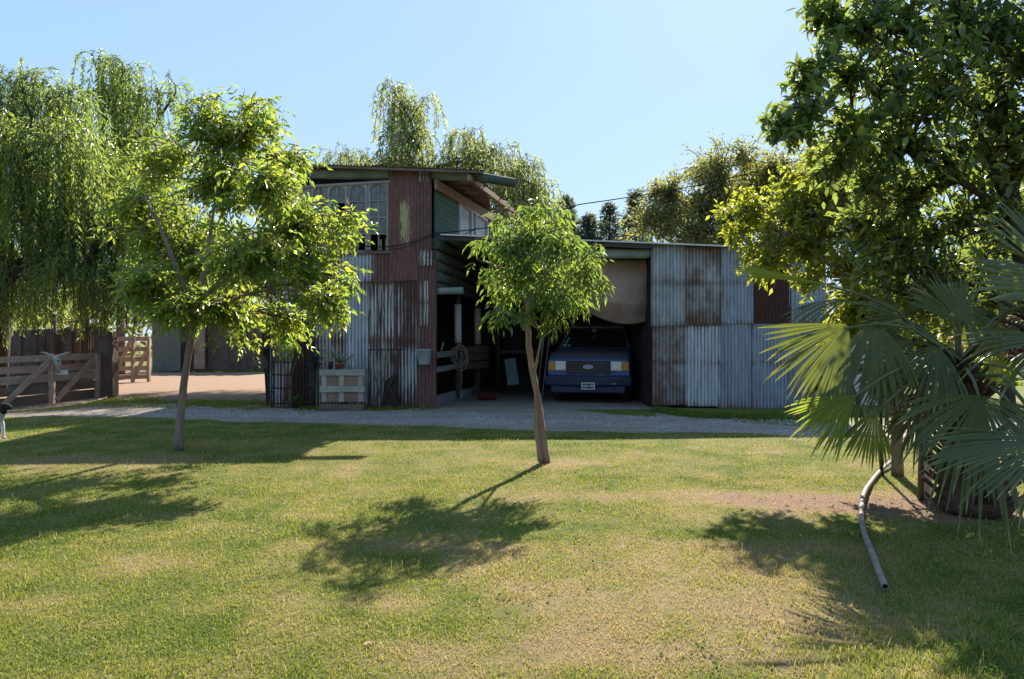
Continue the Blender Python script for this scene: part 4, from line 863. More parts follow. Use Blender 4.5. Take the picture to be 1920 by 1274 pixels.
    for u0, u1, v0, v1, c in ((.055, .10, .08, .2, (.28, .36, .12)), (.062, .105, .23, .35, (.12, .26, .34)), (.075, .11, .38, .5, (.15, .3, .36)), (.12, .155, .08, .17, (.30, .38, .36))):
        qd, _, _ = on(fr, u0, u1, v0, v1, .009); mb = MB(); mb.prism(qd, -nn*.004); mb.build('sticker', plain('sticker_paper', c, .6), parent=ws_, local=True)
    c_ = wpt(.47, .80)+nn*.009; e1 = Vector((1, 0, 0)); e2 = nn.cross(e1)
    mb = MB(); mb.prism([c_+e1*.055*math.cos(k*math.pi/8)+e2*.055*math.sin(k*math.pi/8) for k in range(16)], -nn*.004); mb.build('sticker', plain('round_sticker', (.22, .33, .29), .6), parent=ws_, local=True)
    mb = MB(); c_ = wpt(.48, .5)+nn*.002; mb.box(c_, (.05, .02, .1)); mb.build('mirror_charm', plain('red_charm', (.16, .03, .03), .8), parent=ws_, local=True)
    for sg, fc in ((1, (b4[1], b4[2], t4[2], t4[1])), (-1, (b4[3], b4[0], t4[0], t4[3]))):
        qd, n2, _ = on(fc, .12, .88, .08, .88, .006); mb = MB(); mb.prism(qd, -n2*.02); mb.build('side_window', M['dark_glass'], **L)
        mb = MB(); mb.beam((sg*.93, 1.62, 1.30), (sg*1.07, 1.58, 1.40), .02, .02); mb.box((sg*1.12, 1.57, 1.44), (.16, .05, .20)); mb.build('wing_mirror', M['black_plastic'], bevel=.01, **L)
        mb = MB(); mb.tube([(sg*.2, 1.36, 1.30), (sg*.2+.28, 1.52, 1.43)], .008, 6); mb.build('wiper', M['black_plastic'], **L)
    # grille, lamps
    mb = MB(); mb.box((0, -.005, .845), (1.06, .05, .31)); gr = mb.build('grille', M['black_plastic'], bevel=.01, **L)
    mb = MB()
    for z in (.735, .80, .865, .93, .985): mb.box((0, -.034, z), (1.03, .02, .022))
    for x in (-.35, .35): mb.box((x, -.033, .86), (.018, .016, .27))
    mb.build('grille_bars', plain('grille_grey', (.05, .05, .05), .5, .2), parent=gr, local=True)
    mb = MB(); N = 28; ov = [Vector((.115*math.cos(2*math.pi*k/N), -.062, .855+.048*math.sin(2*math.pi*k/N))) for k in range(N)]; mb.prism(ov, (0, .02, 0)); em = mb.build('emblem', M['chrome'], parent=gr, local=True)
    mb = MB(); ov = [Vector((.100*math.cos(2*math.pi*k/N), -.0645, .855+.038*math.sin(2*math.pi*k/N))) for k in range(N)]; mb.prism(ov, (0, .004, 0)); em2 = mb.build('badge_field', plain('badge_blue', (.10, .16, .30), .4), parent=gr, local=True)
    def text(s_, size, loc, mat, par, shear=0.0, name='lettering'):
        cu = bpy.data.curves.new(name, 'FONT'); cu.body = s_; cu.size = size; cu.align_x = 'CENTER'; cu.align_y = 'CENTER'; cu.extrude = .001; cu.shear = shear
        tmp = bpy.data.objects.new(name, cu); COL.objects.link(tmp); me = bpy.data.meshes.new_from_object(tmp.evaluated_get(bpy.context.evaluated_depsgraph_get())); bpy.data.objects.remove(tmp)
        o = link_mesh(name, me, mat, par); o.rotation_euler = (R(90), 0, 0); o.location = loc; return o
    text('Ford', .072, (0, -.067, .855), M['white_paint'], gr, .35)
    for sg in (-1, 1):
        mb = MB(); mb.box((sg*.66, -.012, .875), (.26, .06, .215)); hl = mb.build('headlight', M['chrome'], bevel=.008, **L)
        mb = MB(); mb.box((sg*.66, -.044, .882), (.225, .02, .175)); mb.build('lens', M['lamp_glass'], bevel=.01, parent=hl, local=True)
        mb = MB(); mb.box((sg*.872, .008, .872), (.155, .08, .205)); mb.build('indicator_lamp', M['amber'], bevel=.012, **L)
    # bumper and valance
    mb = MB(); pr = [(-.16, .66), (-.20, .63), (-.20, .44), (-.17, .40), (-.02, .40), (.0, .66)]
    xs = [-1.02, -.96, -.5, 0, .5, .96, 1.02]
    bend = lambda x: .10*max(0, abs(x)-.7)/.3
    secs = [[(x, y+bend(x), z) for y, z in pr] for x in xs]; loft(mb, secs)
    bp = mb.build('bumper', M['bumper_blue'], bevel=.012, **L)
    mb = MB(); mb.box((0, -.202, .54), (1.85, .012, .03)); mb.build('bumper_strip', M['black_plastic'], parent=bp, local=True)
    mb = MB(); mb.box((.0, -.08, .33), (1.75, .1, .16)); mb.build('valance', M['bumper_blue'], bevel=.02, **L)
    mb = MB(); mb.box((.02, -.215, .415), (.32, .012, .15)); pl = mb.build('licence_plate', M['black_plastic'], bevel=.004, **L)
    mb = MB()
    for a, b, c_, d_ in ((.02, .345, .31, .016), (.02, .485, .31, .016)): mb.box((a, -.2225, b), (c_, .004, d_))
    for x in (-.129, .169): mb.box((x, -.2225, .415), (.014, .004, .128))
    mb.build('plate_border', M['white_paint'], parent=pl, local=True)
    text('WJD 908', .082, (.02, -.2225, .413), M['white_paint'], pl)
    for c3, s3 in (((.62, -.204, .47), (.1, .008, .025)), ((.33, -.19, .668), (.07, .03, .012)), ((-.22, -.19, .668), (.05, .03, .012))):
        mb = MB(); mb.box(c3, s3); mb.build('paint_chip', M['wood_grey'], parent=bp, local=True)
    # wheels
    for x in (-.84, .84):
        for y in (.88, 4.1):
            mb = MB(); prof = [(.20, -.11), (.34, -.125), (.375, -.10), (.38, 0), (.375, .10), (.34, .125), (.20, .11)]
            mb.lathe((x, y, .378), prof, 28, True, 'X'); wl = mb.build('wheel', M['rubber'], **L)
            mb = MB(); sg = 1 if x > 0 else -1; mb.lathe((x, y, .378), [(.0, sg*.07), (.08, sg*.08), (.10, sg*.03), (.19, sg*.06), (.205, sg*.10), (.205, -sg*.10), (0, -sg*.1)], 24, True, 'X'); mb.build('rim', plain('rim_steel', (.22, .22, .22), .5, .5), parent=wl, local=True)
    mb = MB(); mb.box((0, 2.4, .42), (.9, 4.4, .12)); mb.tube([(-.8, .88, .38), (.8, .88, .38)], .05, 8); mb.build('chassis', M['iron'], **L)
    # dead leaves on the bonnet
    rs = random.Random(3)
    for k in range(9):
        x = rs.uniform(.0, .8); y = rs.uniform(.4, 1.2); mb = MB(); z = 1.262+.07*(y-.55)/.9-.02*abs(x); a = rs.uniform(0, 6); d1 = Vector((math.cos(a), math.sin(a), .2))*.05; d2 = Vector((-math.sin(a), math.cos(a), .1))*.02
        c_ = Vector((x, y, z)); o = None; mb.add([c_-d1, c_+d2, c_+d1, c_-d2], [(0, 1, 2, 3)]); lf = mb.build('dead_leaf', M['wood_tan'], None)
        lf.matrix_world = Matrix.LocRotScale(T.location, T.rotation_euler, None); tag(lf, 'curled dry leaf lying on the dusty truck bonnet', 'leaf', 'dry leaves on the truck bonnet')
make_truck()

# ------------------------------------------------------------------ things by the barn front
def crate(py0, py1, label, px0=600, px1=684, plank=None):
    Yc = 16.35; s = lambda px: (px-960)/F*Yc; z = lambda py: H-(py-637)/F*Yc
    x0, x1, z1, z0 = s(px0), s(px1), z(py0), z(py1); c = thing('wooden_crate', label, 'crate', ((x0+x1)/2, Yc, z0), 0, 'pale wooden crates by the barn front')
    mb = MB(); mb.box(((x0+x1)/2, Yc-.02, z1-.065), (x1-x0, .03, .125), jit=.006); mb.build('front_board', M['wood_pale'], c)
    mb = MB(); mb.box(((x0+x1)/2-.01, Yc+.02, z0+.10), (x1-x0-.1, .025, .19), jit=.004); mb.box(((x0+x1)/2, Yc+.022, z1-.2), (x1-x0-.12, .025, .12), jit=.004); mb.build('slats', plank or M['wood_tan'], c)
    for x in (x0+.09, (x0+x1)/2-.02, x1-.09):
        mb = MB(); mb.box((x, Yc+.002, (z0+z1)/2-.06), (.10, .03, z1-z0-.13), jit=.004); mb.build('upright', M['wood_pale'], c)
    mb = MB(); mb.box(((x0+x1)/2, Yc+.19, z1-.015), (x1-x0-.01, .34, .025), jit=.004); mb.box((x0+.03, Yc+.19, (z0+z1)/2-.02), (.03, .32, z1-z0-.04)); mb.box((x1-.03, Yc+.19, (z0+z1)/2-.02), (.03, .32, z1-z0-.04)); mb.build('side_boards', M['wood_grey'], c)
    return z1
zt = crate(693, 724, 'upper pale crate of the two stacked below the potted aloe')
crate(724, 754, 'lower pale crate of the two stacked, standing on a sleeper')
mb = MB(); mb.box(((642-960)/F*16.35, 16.33, .06), (.92, .2, .125), jit=.012); tag(mb.build('timber_sleeper', M['wood_brown'], None, bevel=.01), 'thick brown timber sleeper on the ground under the stacked crates', 'timber')
def on_crate(px): return Vector(((px-960)/F*16.5, 16.5, zt+.003))
p = on_crate(637); al = thing('potted_aloe', 'spiky aloe in a small terracotta pot on top of the crates', 'potted plant', p)
mb = MB(); mb.lathe(p, [(.0, 0), (.075, 0), (.10, .10), (.115, .10), (.115, .13), (.10, .13), (.09, .115), (0, .115)], 18); mb.build('pot', plain('terracotta', (.24, .085, .055), .85), al)
mb = MB(); rs = random.Random(2)
for k in range(13):
    a = k*2.4; tilt = rs.uniform(.2, 1.1); l = rs.uniform(.22, .42); d = Vector((math.cos(a)*math.sin(tilt), math.sin(a)*math.sin(tilt), math.cos(tilt))); q = p+Vector((0, 0, .11))
    pts = [q, q+d*l*.4, q+d*l*.75+Vector((0, 0, .02)), q+d*l+Vector((0, 0, .05))]; mb.tube(pts, [.02, .018, .011, .002], 6)
mb.build('leaves', plain('aloe_green', (.12, .17, .09), .6), al)
p = on_crate(620); mb = MB(); mb.lathe(p, [(0, 0), (.05, 0), (.055, .15), (.05, .16), (.045, .15), (0, .14)], 16); tag(mb.build('plant_pot', M['black_plastic'] , None), 'small black pot on the crates left of the aloe', 'pot')
for px, h_, lab, c in ((655, .10, 'short dim glass bottle on the crates just right of the aloe', (.2, .19, .2)), (662, .22, 'tall thin pale bottle standing near the right end of the crates', (.45, .44, .42))):
    p = on_crate(px); b = thing('bottle', lab, 'bottle', p, 0, 'bottles on the crates'); mb = MB(); mb.lathe(p, [(0, 0), (.022, 0), (.022, h_*.6), (.010, h_*.75), (.010, h_*.95), (0, h_*.95)], 12); mb.build('glass', plain('bottle_glass', c, .3), b)
    mb = MB(); mb.lathe(p+Vector((0, 0, h_*.951)), [(0, 0), (.012, 0), (.012, h_*.06), (0, h_*.06)], 10); mb.build('cap', M['iron'], b)
# dark dry plant beside the door
p = Vector((zx(592), YB-.22, 0)); dp = thing('dry_plant', 'dark withered spiny plant against the sheets above the crates', 'plant', p); mb = MB(); lv = Leaves(5); rs = random.Random(8)
mb.tube([p, p+Vector((.02, 0, .6)), P(590, 690, YB-.2), P(588, 650, YB-.2)], [.05, .045, .04, .025], 8)
for k in range(26):
    a0 = P(588+rs.uniform(-3, 3), rs.uniform(650, 690), YB-.2); d = Vector((rs.uniform(-.5, 1), rs.uniform(-.6, .1), rs.uniform(-.3, .5))); e_ = a0+d*rs.uniform(.15, .36); mb.tube([a0, a0.lerp(e_, .5)+Vector((0, 0, .04)), e_], [.012, .009, .003], 4, False)
    for q in range(8): lv.add(a0.lerp(e_, rs.uniform(.3, 1)), rv(rs), rv(rs), .09, .02, .1)
mb.build('stem', M['bark_dark'], dp); lv.build('spines', leafmat('dark_spine', (.02, .018, .016), (.035, .03, .025), (.05, .04, .03), (.05, .04, .03), .1), dp)
# green weed plant in the dark corner
p = G(553, 766); gp = thing('leafy_weed', 'low green weed growing before the rust panel at the barn corner', 'plant', p); lv = Leaves(6); mb = MB()
for k in range(16):
    d = Vector((rs.uniform(-1, 1), rs.uniform(-1, .3), rs.uniform(.5, 1.3))); e_ = p+d*rs.uniform(.15, .3); mb.tube([p, e_], .004, 3, False)
    for q in range(7): lv.add(p.lerp(e_, rs.uniform(.4, 1)), d.normalized()+rv(rs)*.7, Vector((0, 0, 1))+rv(rs)*.5, .10, .045, .4+rs.gauss(0, .2))
mb.build('stem', M['bark_dark'], gp); lv.build('leaves', M['leaf_mid'], gp)
# rusty harrow frame leaning on the wall
hf = thing('harrow_frame', 'rusty iron frame with crossed bars leaning on the streaky rust sheet', 'harrow', P(716, 765, 16.6)); mb = MB(); Q = lambda px, py: P(px, py, 16.86-(py-655)/110*.32)
for a, b in (((690, 656), (758, 656)), ((691, 656), (690, 764)), ((748, 656), (746, 764)), ((690, 764), (762, 765))): mb.tube([Q(*a), Q(*b)], .013, 6)
mb.build('frame', M['iron'], hf); mb = MB()
for a, b in (((701, 762), (722, 700)), ((703, 706), (718, 764)), ((712, 764), (740, 700)), ((725, 720), (746, 758)), ((697, 764), (706, 740))): mb.tube([Q(*a), Q(*b)], .011, 6)
for k in range(10): px = 695+k*5.4; mb.tube([Q(px, 657), Q(px+1, 700+(k*37) % 50)], .005, 4)
mb.build('cross_bars', M['rust_iron'], hf)
mb = MB(); mb.prism([P(722, 715, 16.74), P(742, 700, 16.78), P(752, 764, 16.66), P(714, 764, 16.62)], (0, .02, 0)); tag(mb.build('iron_plate', M['iron'], None), 'dark iron plate leaning at the foot of the harrow frame', 'plate')
# zinc bucket
p = P(795, 684, 16.72); bk = thing('zinc_bucket', 'galvanised bucket hanging on the rust sheet at the barn corner', 'bucket', p); mb = MB()
mb.lathe(p, [(.0, .0), (.115, .0), (.12, .015), (.165, .31), (.172, .315), (.172, .33), (.16, .33), (.155, .31), (.11, .02), (0, .02)], 22)
for z in (.1, .2): mb.lathe(p+Vector((0, 0, z)), [(.116+.16*z, -.006), (.124+.16*z, 0), (.117+.16*z, .006)], 22)
mb.build('pail', zinc('bucket_zinc', .12, (.34, .40, .43), streak=.3), bk)
mb = MB(); mb.tube([p+Vector((-.165, 0, .31)), p+Vector((-.15, 0, .42)), p+Vector((-.06, .05, .50)), p+Vector((.03, .08, .52))], .006, 6); mb.tube([p+Vector((.165, 0, .31)), p+Vector((.13, .02, .44)), p+Vector((.03, .08, .52))], .006, 6); mb.build('handle', M['iron'], bk)
mb = MB(); mb.tube([P(785, 618, 16.86), P(784, 650, 16.80), P(787, 688, 16.80), P(786, 720, 16.82)], .007, 5); tag(mb.build('cord', M['wood_grey'], None), 'thin pale cord hanging down the rust sheet behind the bucket', 'cord')
# rope coil on the stall rail
mb = MB(); rs = random.Random(4); c0 = Vector((p1.x, p1.y-.16, 1.05))
for k in range(7):
    rr = rs.uniform(.13, .2); hh = rs.uniform(.2, .34); o_ = c0+Vector((rs.uniform(-.08, .14), -.02*k, rs.uniform(-.05, .05))); mb.tube([o_+Vector((rr*math.cos(a), .03*math.sin(a*2), hh*math.sin(a))) for a in np.linspace(0, 6.283, 22)], .016, 6)
mb.tube([c0+Vector((.1, -.1, 0)), c0+Vector((.12, -.12, -.5)), c0+Vector((.1, -.1, -.85))], .016, 6)
tag(mb.build('rope_coil', plain('rope_fibre', (.26, .21, .16), .95, 0, .4, 30), None), 'loose coil of old rope hung over the stall rail', 'rope')
mb = MB(); q = stall_c+Vector((.05, -.02, 1.2)); mb.tube([q, q+Vector((.07, 0, .24))], [.02, .012], 6); tag(mb.build('wooden_peg', M['wood_pale'], None), 'short pale stick standing up on the upper stall rail', 'stick')
# red basin, teal board, trestle, poles
p = G(914, 750); bs_ = thing('red_basin', 'shallow red basin on the gravel beside the stall posts', 'basin', p); mb = MB(); mb.lathe(p, [(0, .01), (.2, .01), (.27, .09), (.29, .09), (.28, .10), (.2, .03), (0, .03)], 22); mb.build('bowl', plain('red_plastic', (.24, .028, .03), .5), bs_)
p = G(947, 733); tr_ = thing('timber_trestle', 'rough timber work trestle in the dark bay left of the truck', 'trestle', p)
mb = MB(); mb.box(p+Vector((.35, .3, 1.14)), (1.3, .7, .08), jit=.01); mb.build('top', M['wood_brown'], tr_)
for dx, dy in ((-.2, 0), (.9, 0), (-.2, .55), (.9, .55)):
    mb = MB(); mb.beam(p+Vector((dx, dy, 0)), p+Vector((dx, dy, 1.10)), .1, .1, (1, 0, 0)); mb.build('leg', M['wood_brown_v'], tr_)
mb = MB(); a = P(956, 673, 20.9); b = P(963, 722, 20.6); mb.beam(b, a, .30, .02, (0, 1, 0)); tag(mb.build('teal_board', plain('teal_paint', (.13, .22, .22), .6, 0, .3), None), 'worn teal board leaning on the trestle left of the truck', 'board')
for k, (a, b) in enumerate((((1022, 612, 19.5), (1006, 738, 19.2)), ((1032, 612, 19.8), (1016, 742, 19.3)))):
    A = P(*a); B = G(b[0], 750); mb = MB(); mb.tube([B, A], .016, 8); tag(mb.build('wooden_pole', M['wood_grey_v'], None), ['thin pole leaning in the dark just behind the middle tree trunk', 'thin pole leaning nearest the truck in the dark bay'][k], 'pole', 'poles leaning in the carport')

# ------------------------------------------------------------------ corral fence, gates, palisade on the left
def fence_pt(t_, z, d=0.0):
    a = G(-60, 773); b = G(186, 746); u = (b-a).normalized(); n = Vector((u.y, -u.x, 0)); return a.lerp(b, t_)+n*d+Vector((0, 0, z))
cf = thing('corral_fence', 'weathered rail fence with diagonal braces along the left yard', 'fence', fence_pt(0, 0))
for z, h_ in ((1.06, .14), (.84, .15), (.61, .17), (.37, .19), (.12, .21)):
    mb = MB(); mb.beam(fence_pt(-.25, z-.03, 0), fence_pt(.97, z+rg.uniform(-.02, .02), 0), .035, h_, jit=.012, rng=rg); mb.build('rail', M['wood_brown' if z < .5 else 'wood_gate'], cf)
for t_ in (.57, .965):
    mb = MB(); mb.beam(fence_pt(t_, 0, .06), fence_pt(t_, 1.12, .06), .11, .11, (1, 0, 0), jit=.006, rng=rg); mb.build('post', M['wood_gate'], cf)
for a, b in (((.20, .06), (.555, 1.02)), ((.60, .06), (.93, 1.0))):
    mb = MB(); mb.beam(fence_pt(a[0], a[1], .07), fence_pt(b[0], b[1], .07), .05, .13, (0, 0, 1), jit=.008, rng=rg); mb.build('brace', M['wood_gate'], cf)
mb = MB(); mb.box(fence_pt(.62, .72, .05), (.45, .02, .10), jit=.008); mb.build('white_board', M['white_paint'], cf)
gp_ = G(191, 746); mb = MB(); mb.box(gp_+Vector((0, .25, .85)), (.42, .5, 1.7), .15, jit=.02, rng=rg); tag(mb.build('gate_pillar', M['wood_brown_v'], None, bevel=.02), 'thick dark timber pillar at the right end of the corral fence', 'pillar')
# horned skull on the fence post
sk = fence_pt(.57, 1.10, .14); so = thing('horned_skull', 'bleached horned cattle skull hung over the corral fence post', 'skull', sk); mb = MB()
mb.tube([sk+Vector((.03, 0, .02)), sk+Vector((.05, -.02, -.08)), sk+Vector((.08, -.03, -.22)), sk+Vector((.10, -.03, -.40))], [.075, .095, .065, .03], 10)
bone = plain('bone', (.36, .31, .25), .7, 0, .25, 14); mb.build('cranium', bone, so)
for sg in (-1, 1):
    mb = MB(); b0_ = sk+Vector((.03+sg*.06, 0, .02)); mb.tube([b0_, b0_+Vector((sg*.10, 0, .02)), b0_+Vector((sg*.2, -.02, .07)), b0_+Vector((sg*.30, -.03, .08))], [.035, .030, .020, .006], 8); mb.build('horn', bone, so)
for sg in (-1, 1):
    mb = MB(); mb.lathe(sk+Vector((.055+sg*.055, -.09, -.10)), [(0, 0), (.02, .002), (.022, .02)], 10, True, 'Y'); mb.build('eye_socket', M['black_void'], so)
mb = MB(); pts = [G(a, b) for a, b in ((-40, 778), (40, 772), (90, 768), (130, 763), (170, 756), (198, 748), (206, 741))]; mb.tube([p+Vector((0, 0, .02)) for p in pts], .022, 8); tag(mb.build('garden_hose', plain('pale_hose', (.45, .38, .27), .6), None), 'pale hose lying along the foot of the corral fence', 'hose')
# palisade behind
pa = thing('plank_palisade', 'dark vertical plank palisade standing behind the corral fence', 'fence', P(60, 690, 24.5)); mb = MB(); x = P(-120, 0, 24.5).x; xe = P(168, 0, 24.5).x
while x < xe:
    wd = rg.uniform(.14, .24); h_ = 1.75+rg.uniform(-.12, .2); mb.box((x+wd/2, 24.5+rg.uniform(-.03, .03), h_/2), (wd, .04, h_), rg.uniform(-.1, .1), jit=.01, rng=rg); x += wd-.03
mb.build('planks', M['slab'], pa)
mb = MB(); mb.beam(P(-120, 622, 24.6), P(170, 622, 24.6), .09, .12); mb.build('top_rail', M['wood_brown'], pa)
for px in (100, 145):
    mb = MB(); mb.tube([P(px, 700, 24.35), P(px+2, 590, 24.35)], .08, 8); mb.build('post', M['wood_brown_v'], pa)
corr('rusty_panel', None, M['zinc_rusty'], 0, .55, .3, 1.9, P(162, 0, 23.4)*1-Vector((0, 0, P(162, 0, 23.4).z)), (1, 0, 0), seed=4)
tag(bpy.data.objects['rusty_panel'], 'narrow rust stained sheet propped left of the dark gate pillar', 'metal sheet')
# slatted gate
def gate():
    a = G(208, 718); b = G(281, 716); Yg = a.y; gt = thing('slatted_gate', 'pale slatted field gate with two diagonal braces beside the pillar', 'gate', a)
    u = (b-a); L_ = lambda t_, z, d=0: a+u*t_+Vector((0, -d, z))
    hts = 1.6
    for t_, h_ in ((0.02, 1.60), (.58, 1.52), (.985, 1.60)):
        mb = MB(); mb.beam(L_(t_, 0, .04), L_(t_, h_, .04), .12, .10, (1, 0, 0), jit=.008, rng=rg); mb.build('stile', M['wood_gate'], gt)
    for z in (1.52, 1.16, .80, .48, .18):
        mb = MB(); mb.beam(L_(0, z), L_(1, z+.01), .03, .16, jit=.01, rng=rg); mb.build('rail', M['wood_gate'], gt)
    for p, q in (((.1, .15), (.53, 1.5)), ((.62, .15), (.93, 1.08))):
        mb = MB(); mb.beam(L_(p[0], p[1], .06), L_(q[0], q[1], .06), .04, .12, jit=.008, rng=rg); mb.build('brace', M['wood_gate'], gt)
gate()
mb = MB(); g = G(226, 712); mb.tube([g, g+Vector((.02, 0, 3.0))], [.17, .15], 10, True, .04, rg); tag(mb.build('tall_post', M['wood_brown_v'], None), 'tall thick post rising behind the slatted gate', 'post')
# slab fence beside the barn
sf = thing('slab_fence', 'tall fence of rough vertical slabs closing the yard beside the barn', 'fence', P(390, 690, 36)); mb = MB(); x = P(286, 0, 36).x; xe = P(540, 0, 36).x; zb_ = 0
while x < xe:
    wd = rg.uniform(.15, .30); h_ = 2.65+rg.uniform(-.2, .3); mb.box((x+wd/2, 36+rg.uniform(-.05, .05), h_/2), (wd+.01, .06, h_), rg.uniform(-.08, .08), jit=.015, rng=rg); x += wd-.03
mb.build('slabs', M['slab'], sf)
mb = MB(); mb.beam((P(286, 0, 36).x, 36.08, 2.2), (P(540, 0, 36).x, 36.08, 2.2), .08, .14); mb.build('back_rail', M['wood_brown'], sf)
mb = MB(); mb.box((P(374, 0, 35.6).x, 35.6, 1.2), (.46, .05, 2.1), jit=.02, rng=rg); tag(mb.build('pale_plank', wood('plank_reddish', (.26, .16, .11), (.48, .36, .27), 'v'), None), 'wide pale reddish plank leaning against the tall slab fence', 'plank')  # plank in paler, redder wood than the slabs
mb = MB(); mb.box((P(312, 0, 35.5).x, 35.5, 1.2), (1.3, .03, 2.3)); tag(mb.build('grey_sheet', plain('grey_green_sheet', (.13, .14, .13), .8), None), 'grey green sheet standing at the left end of the slab fence', 'metal sheet')
# whitewashed block right of the shed
wb_ = thing('whitewashed_hut', 'low whitewashed hut half hidden behind the palm fronds', 'hut', (P(1610, 0, 17.6).x, 17.6, 0)); x0, x1 = P(1550, 0, 17.6).x, P(1667, 0, 17.6).x
mb = MB(); mb.box(((x0+x1)/2, 18.3, .86), (x1-x0, 1.4, 1.72)); mb.build('wall', plain('whitewash', (.56, .55, .57), .9, 0, .15, 3), wb_, bevel=.02)
mb = MB(); mb.box(((x0+x1)/2, 18.3, 1.76), (x1-x0+.16, 1.6, .07)); mb.build('roof', M['zinc_grey'], wb_)
# cable
M['cable_black'] = plain('cable_black', (.02, .02, .022), .95, 0, .1, 5, 0.0)
def cable(pts, label, r_=.012):
    out = []
    for i in range(len(pts)-1):
        for k in range(10): out.append(Vector(pts[i]).lerp(Vector(pts[i+1]), k/10)+Vector((0, 0, -.12*math.sin(math.pi*k/10))))
    out.append(Vector(pts[-1])); mb = MB(); mb.tube(out, r_, 6); tag(mb.build('power_cable', M['cable_black'], None), label, 'cable', 'cables strung over the carport')
cable([P(684, 462, 16.9), P(815, 438, 16.6), P(1085, 384, 18), P(1500, 300, 22)], 'dark cable running from the barn windows up across the sky')
cable([P(684, 470, 16.9), P(815, 441, 16.62), P(900, 425, 18)], 'second thin cable looping from the windows past the rust column', .008)

# ------------------------------------------------------------------ fan palm, stakes, pipe
def frond(hub, axis, nrm, Rl, spread, n, mat, parent, droop=.25, base=None, seed=0, fold=.10, wide=1.0, pr=.013, split=.72):
    """fan leaf: pleated blade split into tapering fingers, on its stalk"""
    rs = random.Random(seed); ax = Vector(axis).normalized(); nm = Vector(nrm); nm = (nm-ax*nm.dot(ax)).normalized(); sd_ = ax.cross(nm); V = []; Fc = []; T = []; st = [.03, .2, .4, .55, split, (split+1)/2+.03, 1.0]
    for k in range(n):
        a = R(spread)*(2*(k+.5)/n-1); da = R(spread)/n; L = Rl*(1-.22*(abs(a)/math.pi*2)**2)*rs.uniform(.9, 1.06); tw = rs.gauss(0, .13); bend = rs.uniform(.6, 1.5)*droop*(2.6 if rs.random() < .22 else 1); sw = rs.gauss(0, .05)
        for u in st:
            r_ = L*u; aa = a+sw*max(0, u-split); d = ax*math.cos(aa)+sd_*math.sin(aa); tg = -ax*math.sin(aa)+sd_*math.cos(aa)
            hw = r_*math.tan(da)*1.02 if u <= split else L*split*math.tan(da)*(1-(u-split)/(1-split))**.7+.0006
            hw *= wide
            c = hub+d*r_+nm*(.10*Rl*u-.06*Rl*math.cos(a)*u*u)+Vector((0, 0, -bend*L*u**2.6)); w2 = hw*.96
            V += [c-tg*w2, c+nm*hw*fold*8*(.5 if u < .1 else 1), c+tg*w2]; tn = .35+tw+(.55*max(0, u-.86)/.14 if rs.random() < .8 else 0)+.1*u; T += [tn]*3
        b = len(V)-3*len(st)
        for i in range(len(st)-1):
            q = b+3*i; Fc += [(q, q+3, q+4, q+1), (q+1, q+4, q+5, q+2)]
    o = np_mesh('frond', np.array([tuple(p) for p in V]), np.array(Fc), M[mat], parent, {'tone': np.clip(np.array(T), 0, 1)})
    if base is not None:
        base = Vector(base); mid = base.lerp(hub, .5)+Vector((0, 0, .10*(hub-base).length)); mb = MB(); mb.tube([base, base.lerp(mid, .6), mid, mid.lerp(hub, .55)+Vector((0, 0, .02)), hub+ax*.05], [pr*1.7, pr*1.2, pr, pr, pr*.7], 6); mb.build('stalk', M['palm_stalk'], o)
    return o
M['palm_stalk'] = plain('palm_stalk', (.10, .11, .05), .6, 0, .4)
pb_ = G(1822, 958); crown = P(1800, 690, 6.75)
pm = thing('fan_palm', 'fan palm with shaggy brown trunk and drooping fronds at the right edge', 'palm', pb_); mb = MB(); rs = random.Random(12)
N = 14; pts = [pb_.lerp(crown, k/N)+Vector((.02*math.sin(k), 0, 0)) for k in range(N+1)]; mb.tube(pts, [.30, .31, .27, .23, .20, .19, .18, .175, .17, .17, .165, .16, .15, .12, .06], 16, True, .12, rs)
for k in range(120):
    u = rs.random()**1.3; c_ = pb_.lerp(crown, u*.95); a = rs.uniform(0, 6.283); r0 = .30-.14*u; d = Vector((math.cos(a), math.sin(a), 0)); mb.prism([c_+d*r0*.8+Vector((-d.y, d.x, 0))*.04, c_+d*r0*.8-Vector((-d.y, d.x, 0))*.04, c_+d*(r0+.10)+Vector((0, 0, .13))-Vector((-d.y, d.x, 0))*.012, c_+d*(r0+.10)+Vector((0, 0, .13))+Vector((-d.y, d.x, 0))*.012], Vector((0, 0, .025)))
mb.build('trunk', M['palm_bark'], pm)
D_ = lambda deg, y=0.0: Vector((math.cos(R(deg)), y, math.sin(R(deg))))   # direction in the upright plane, degrees from the right
up_ = lambda *v: Vector(v)
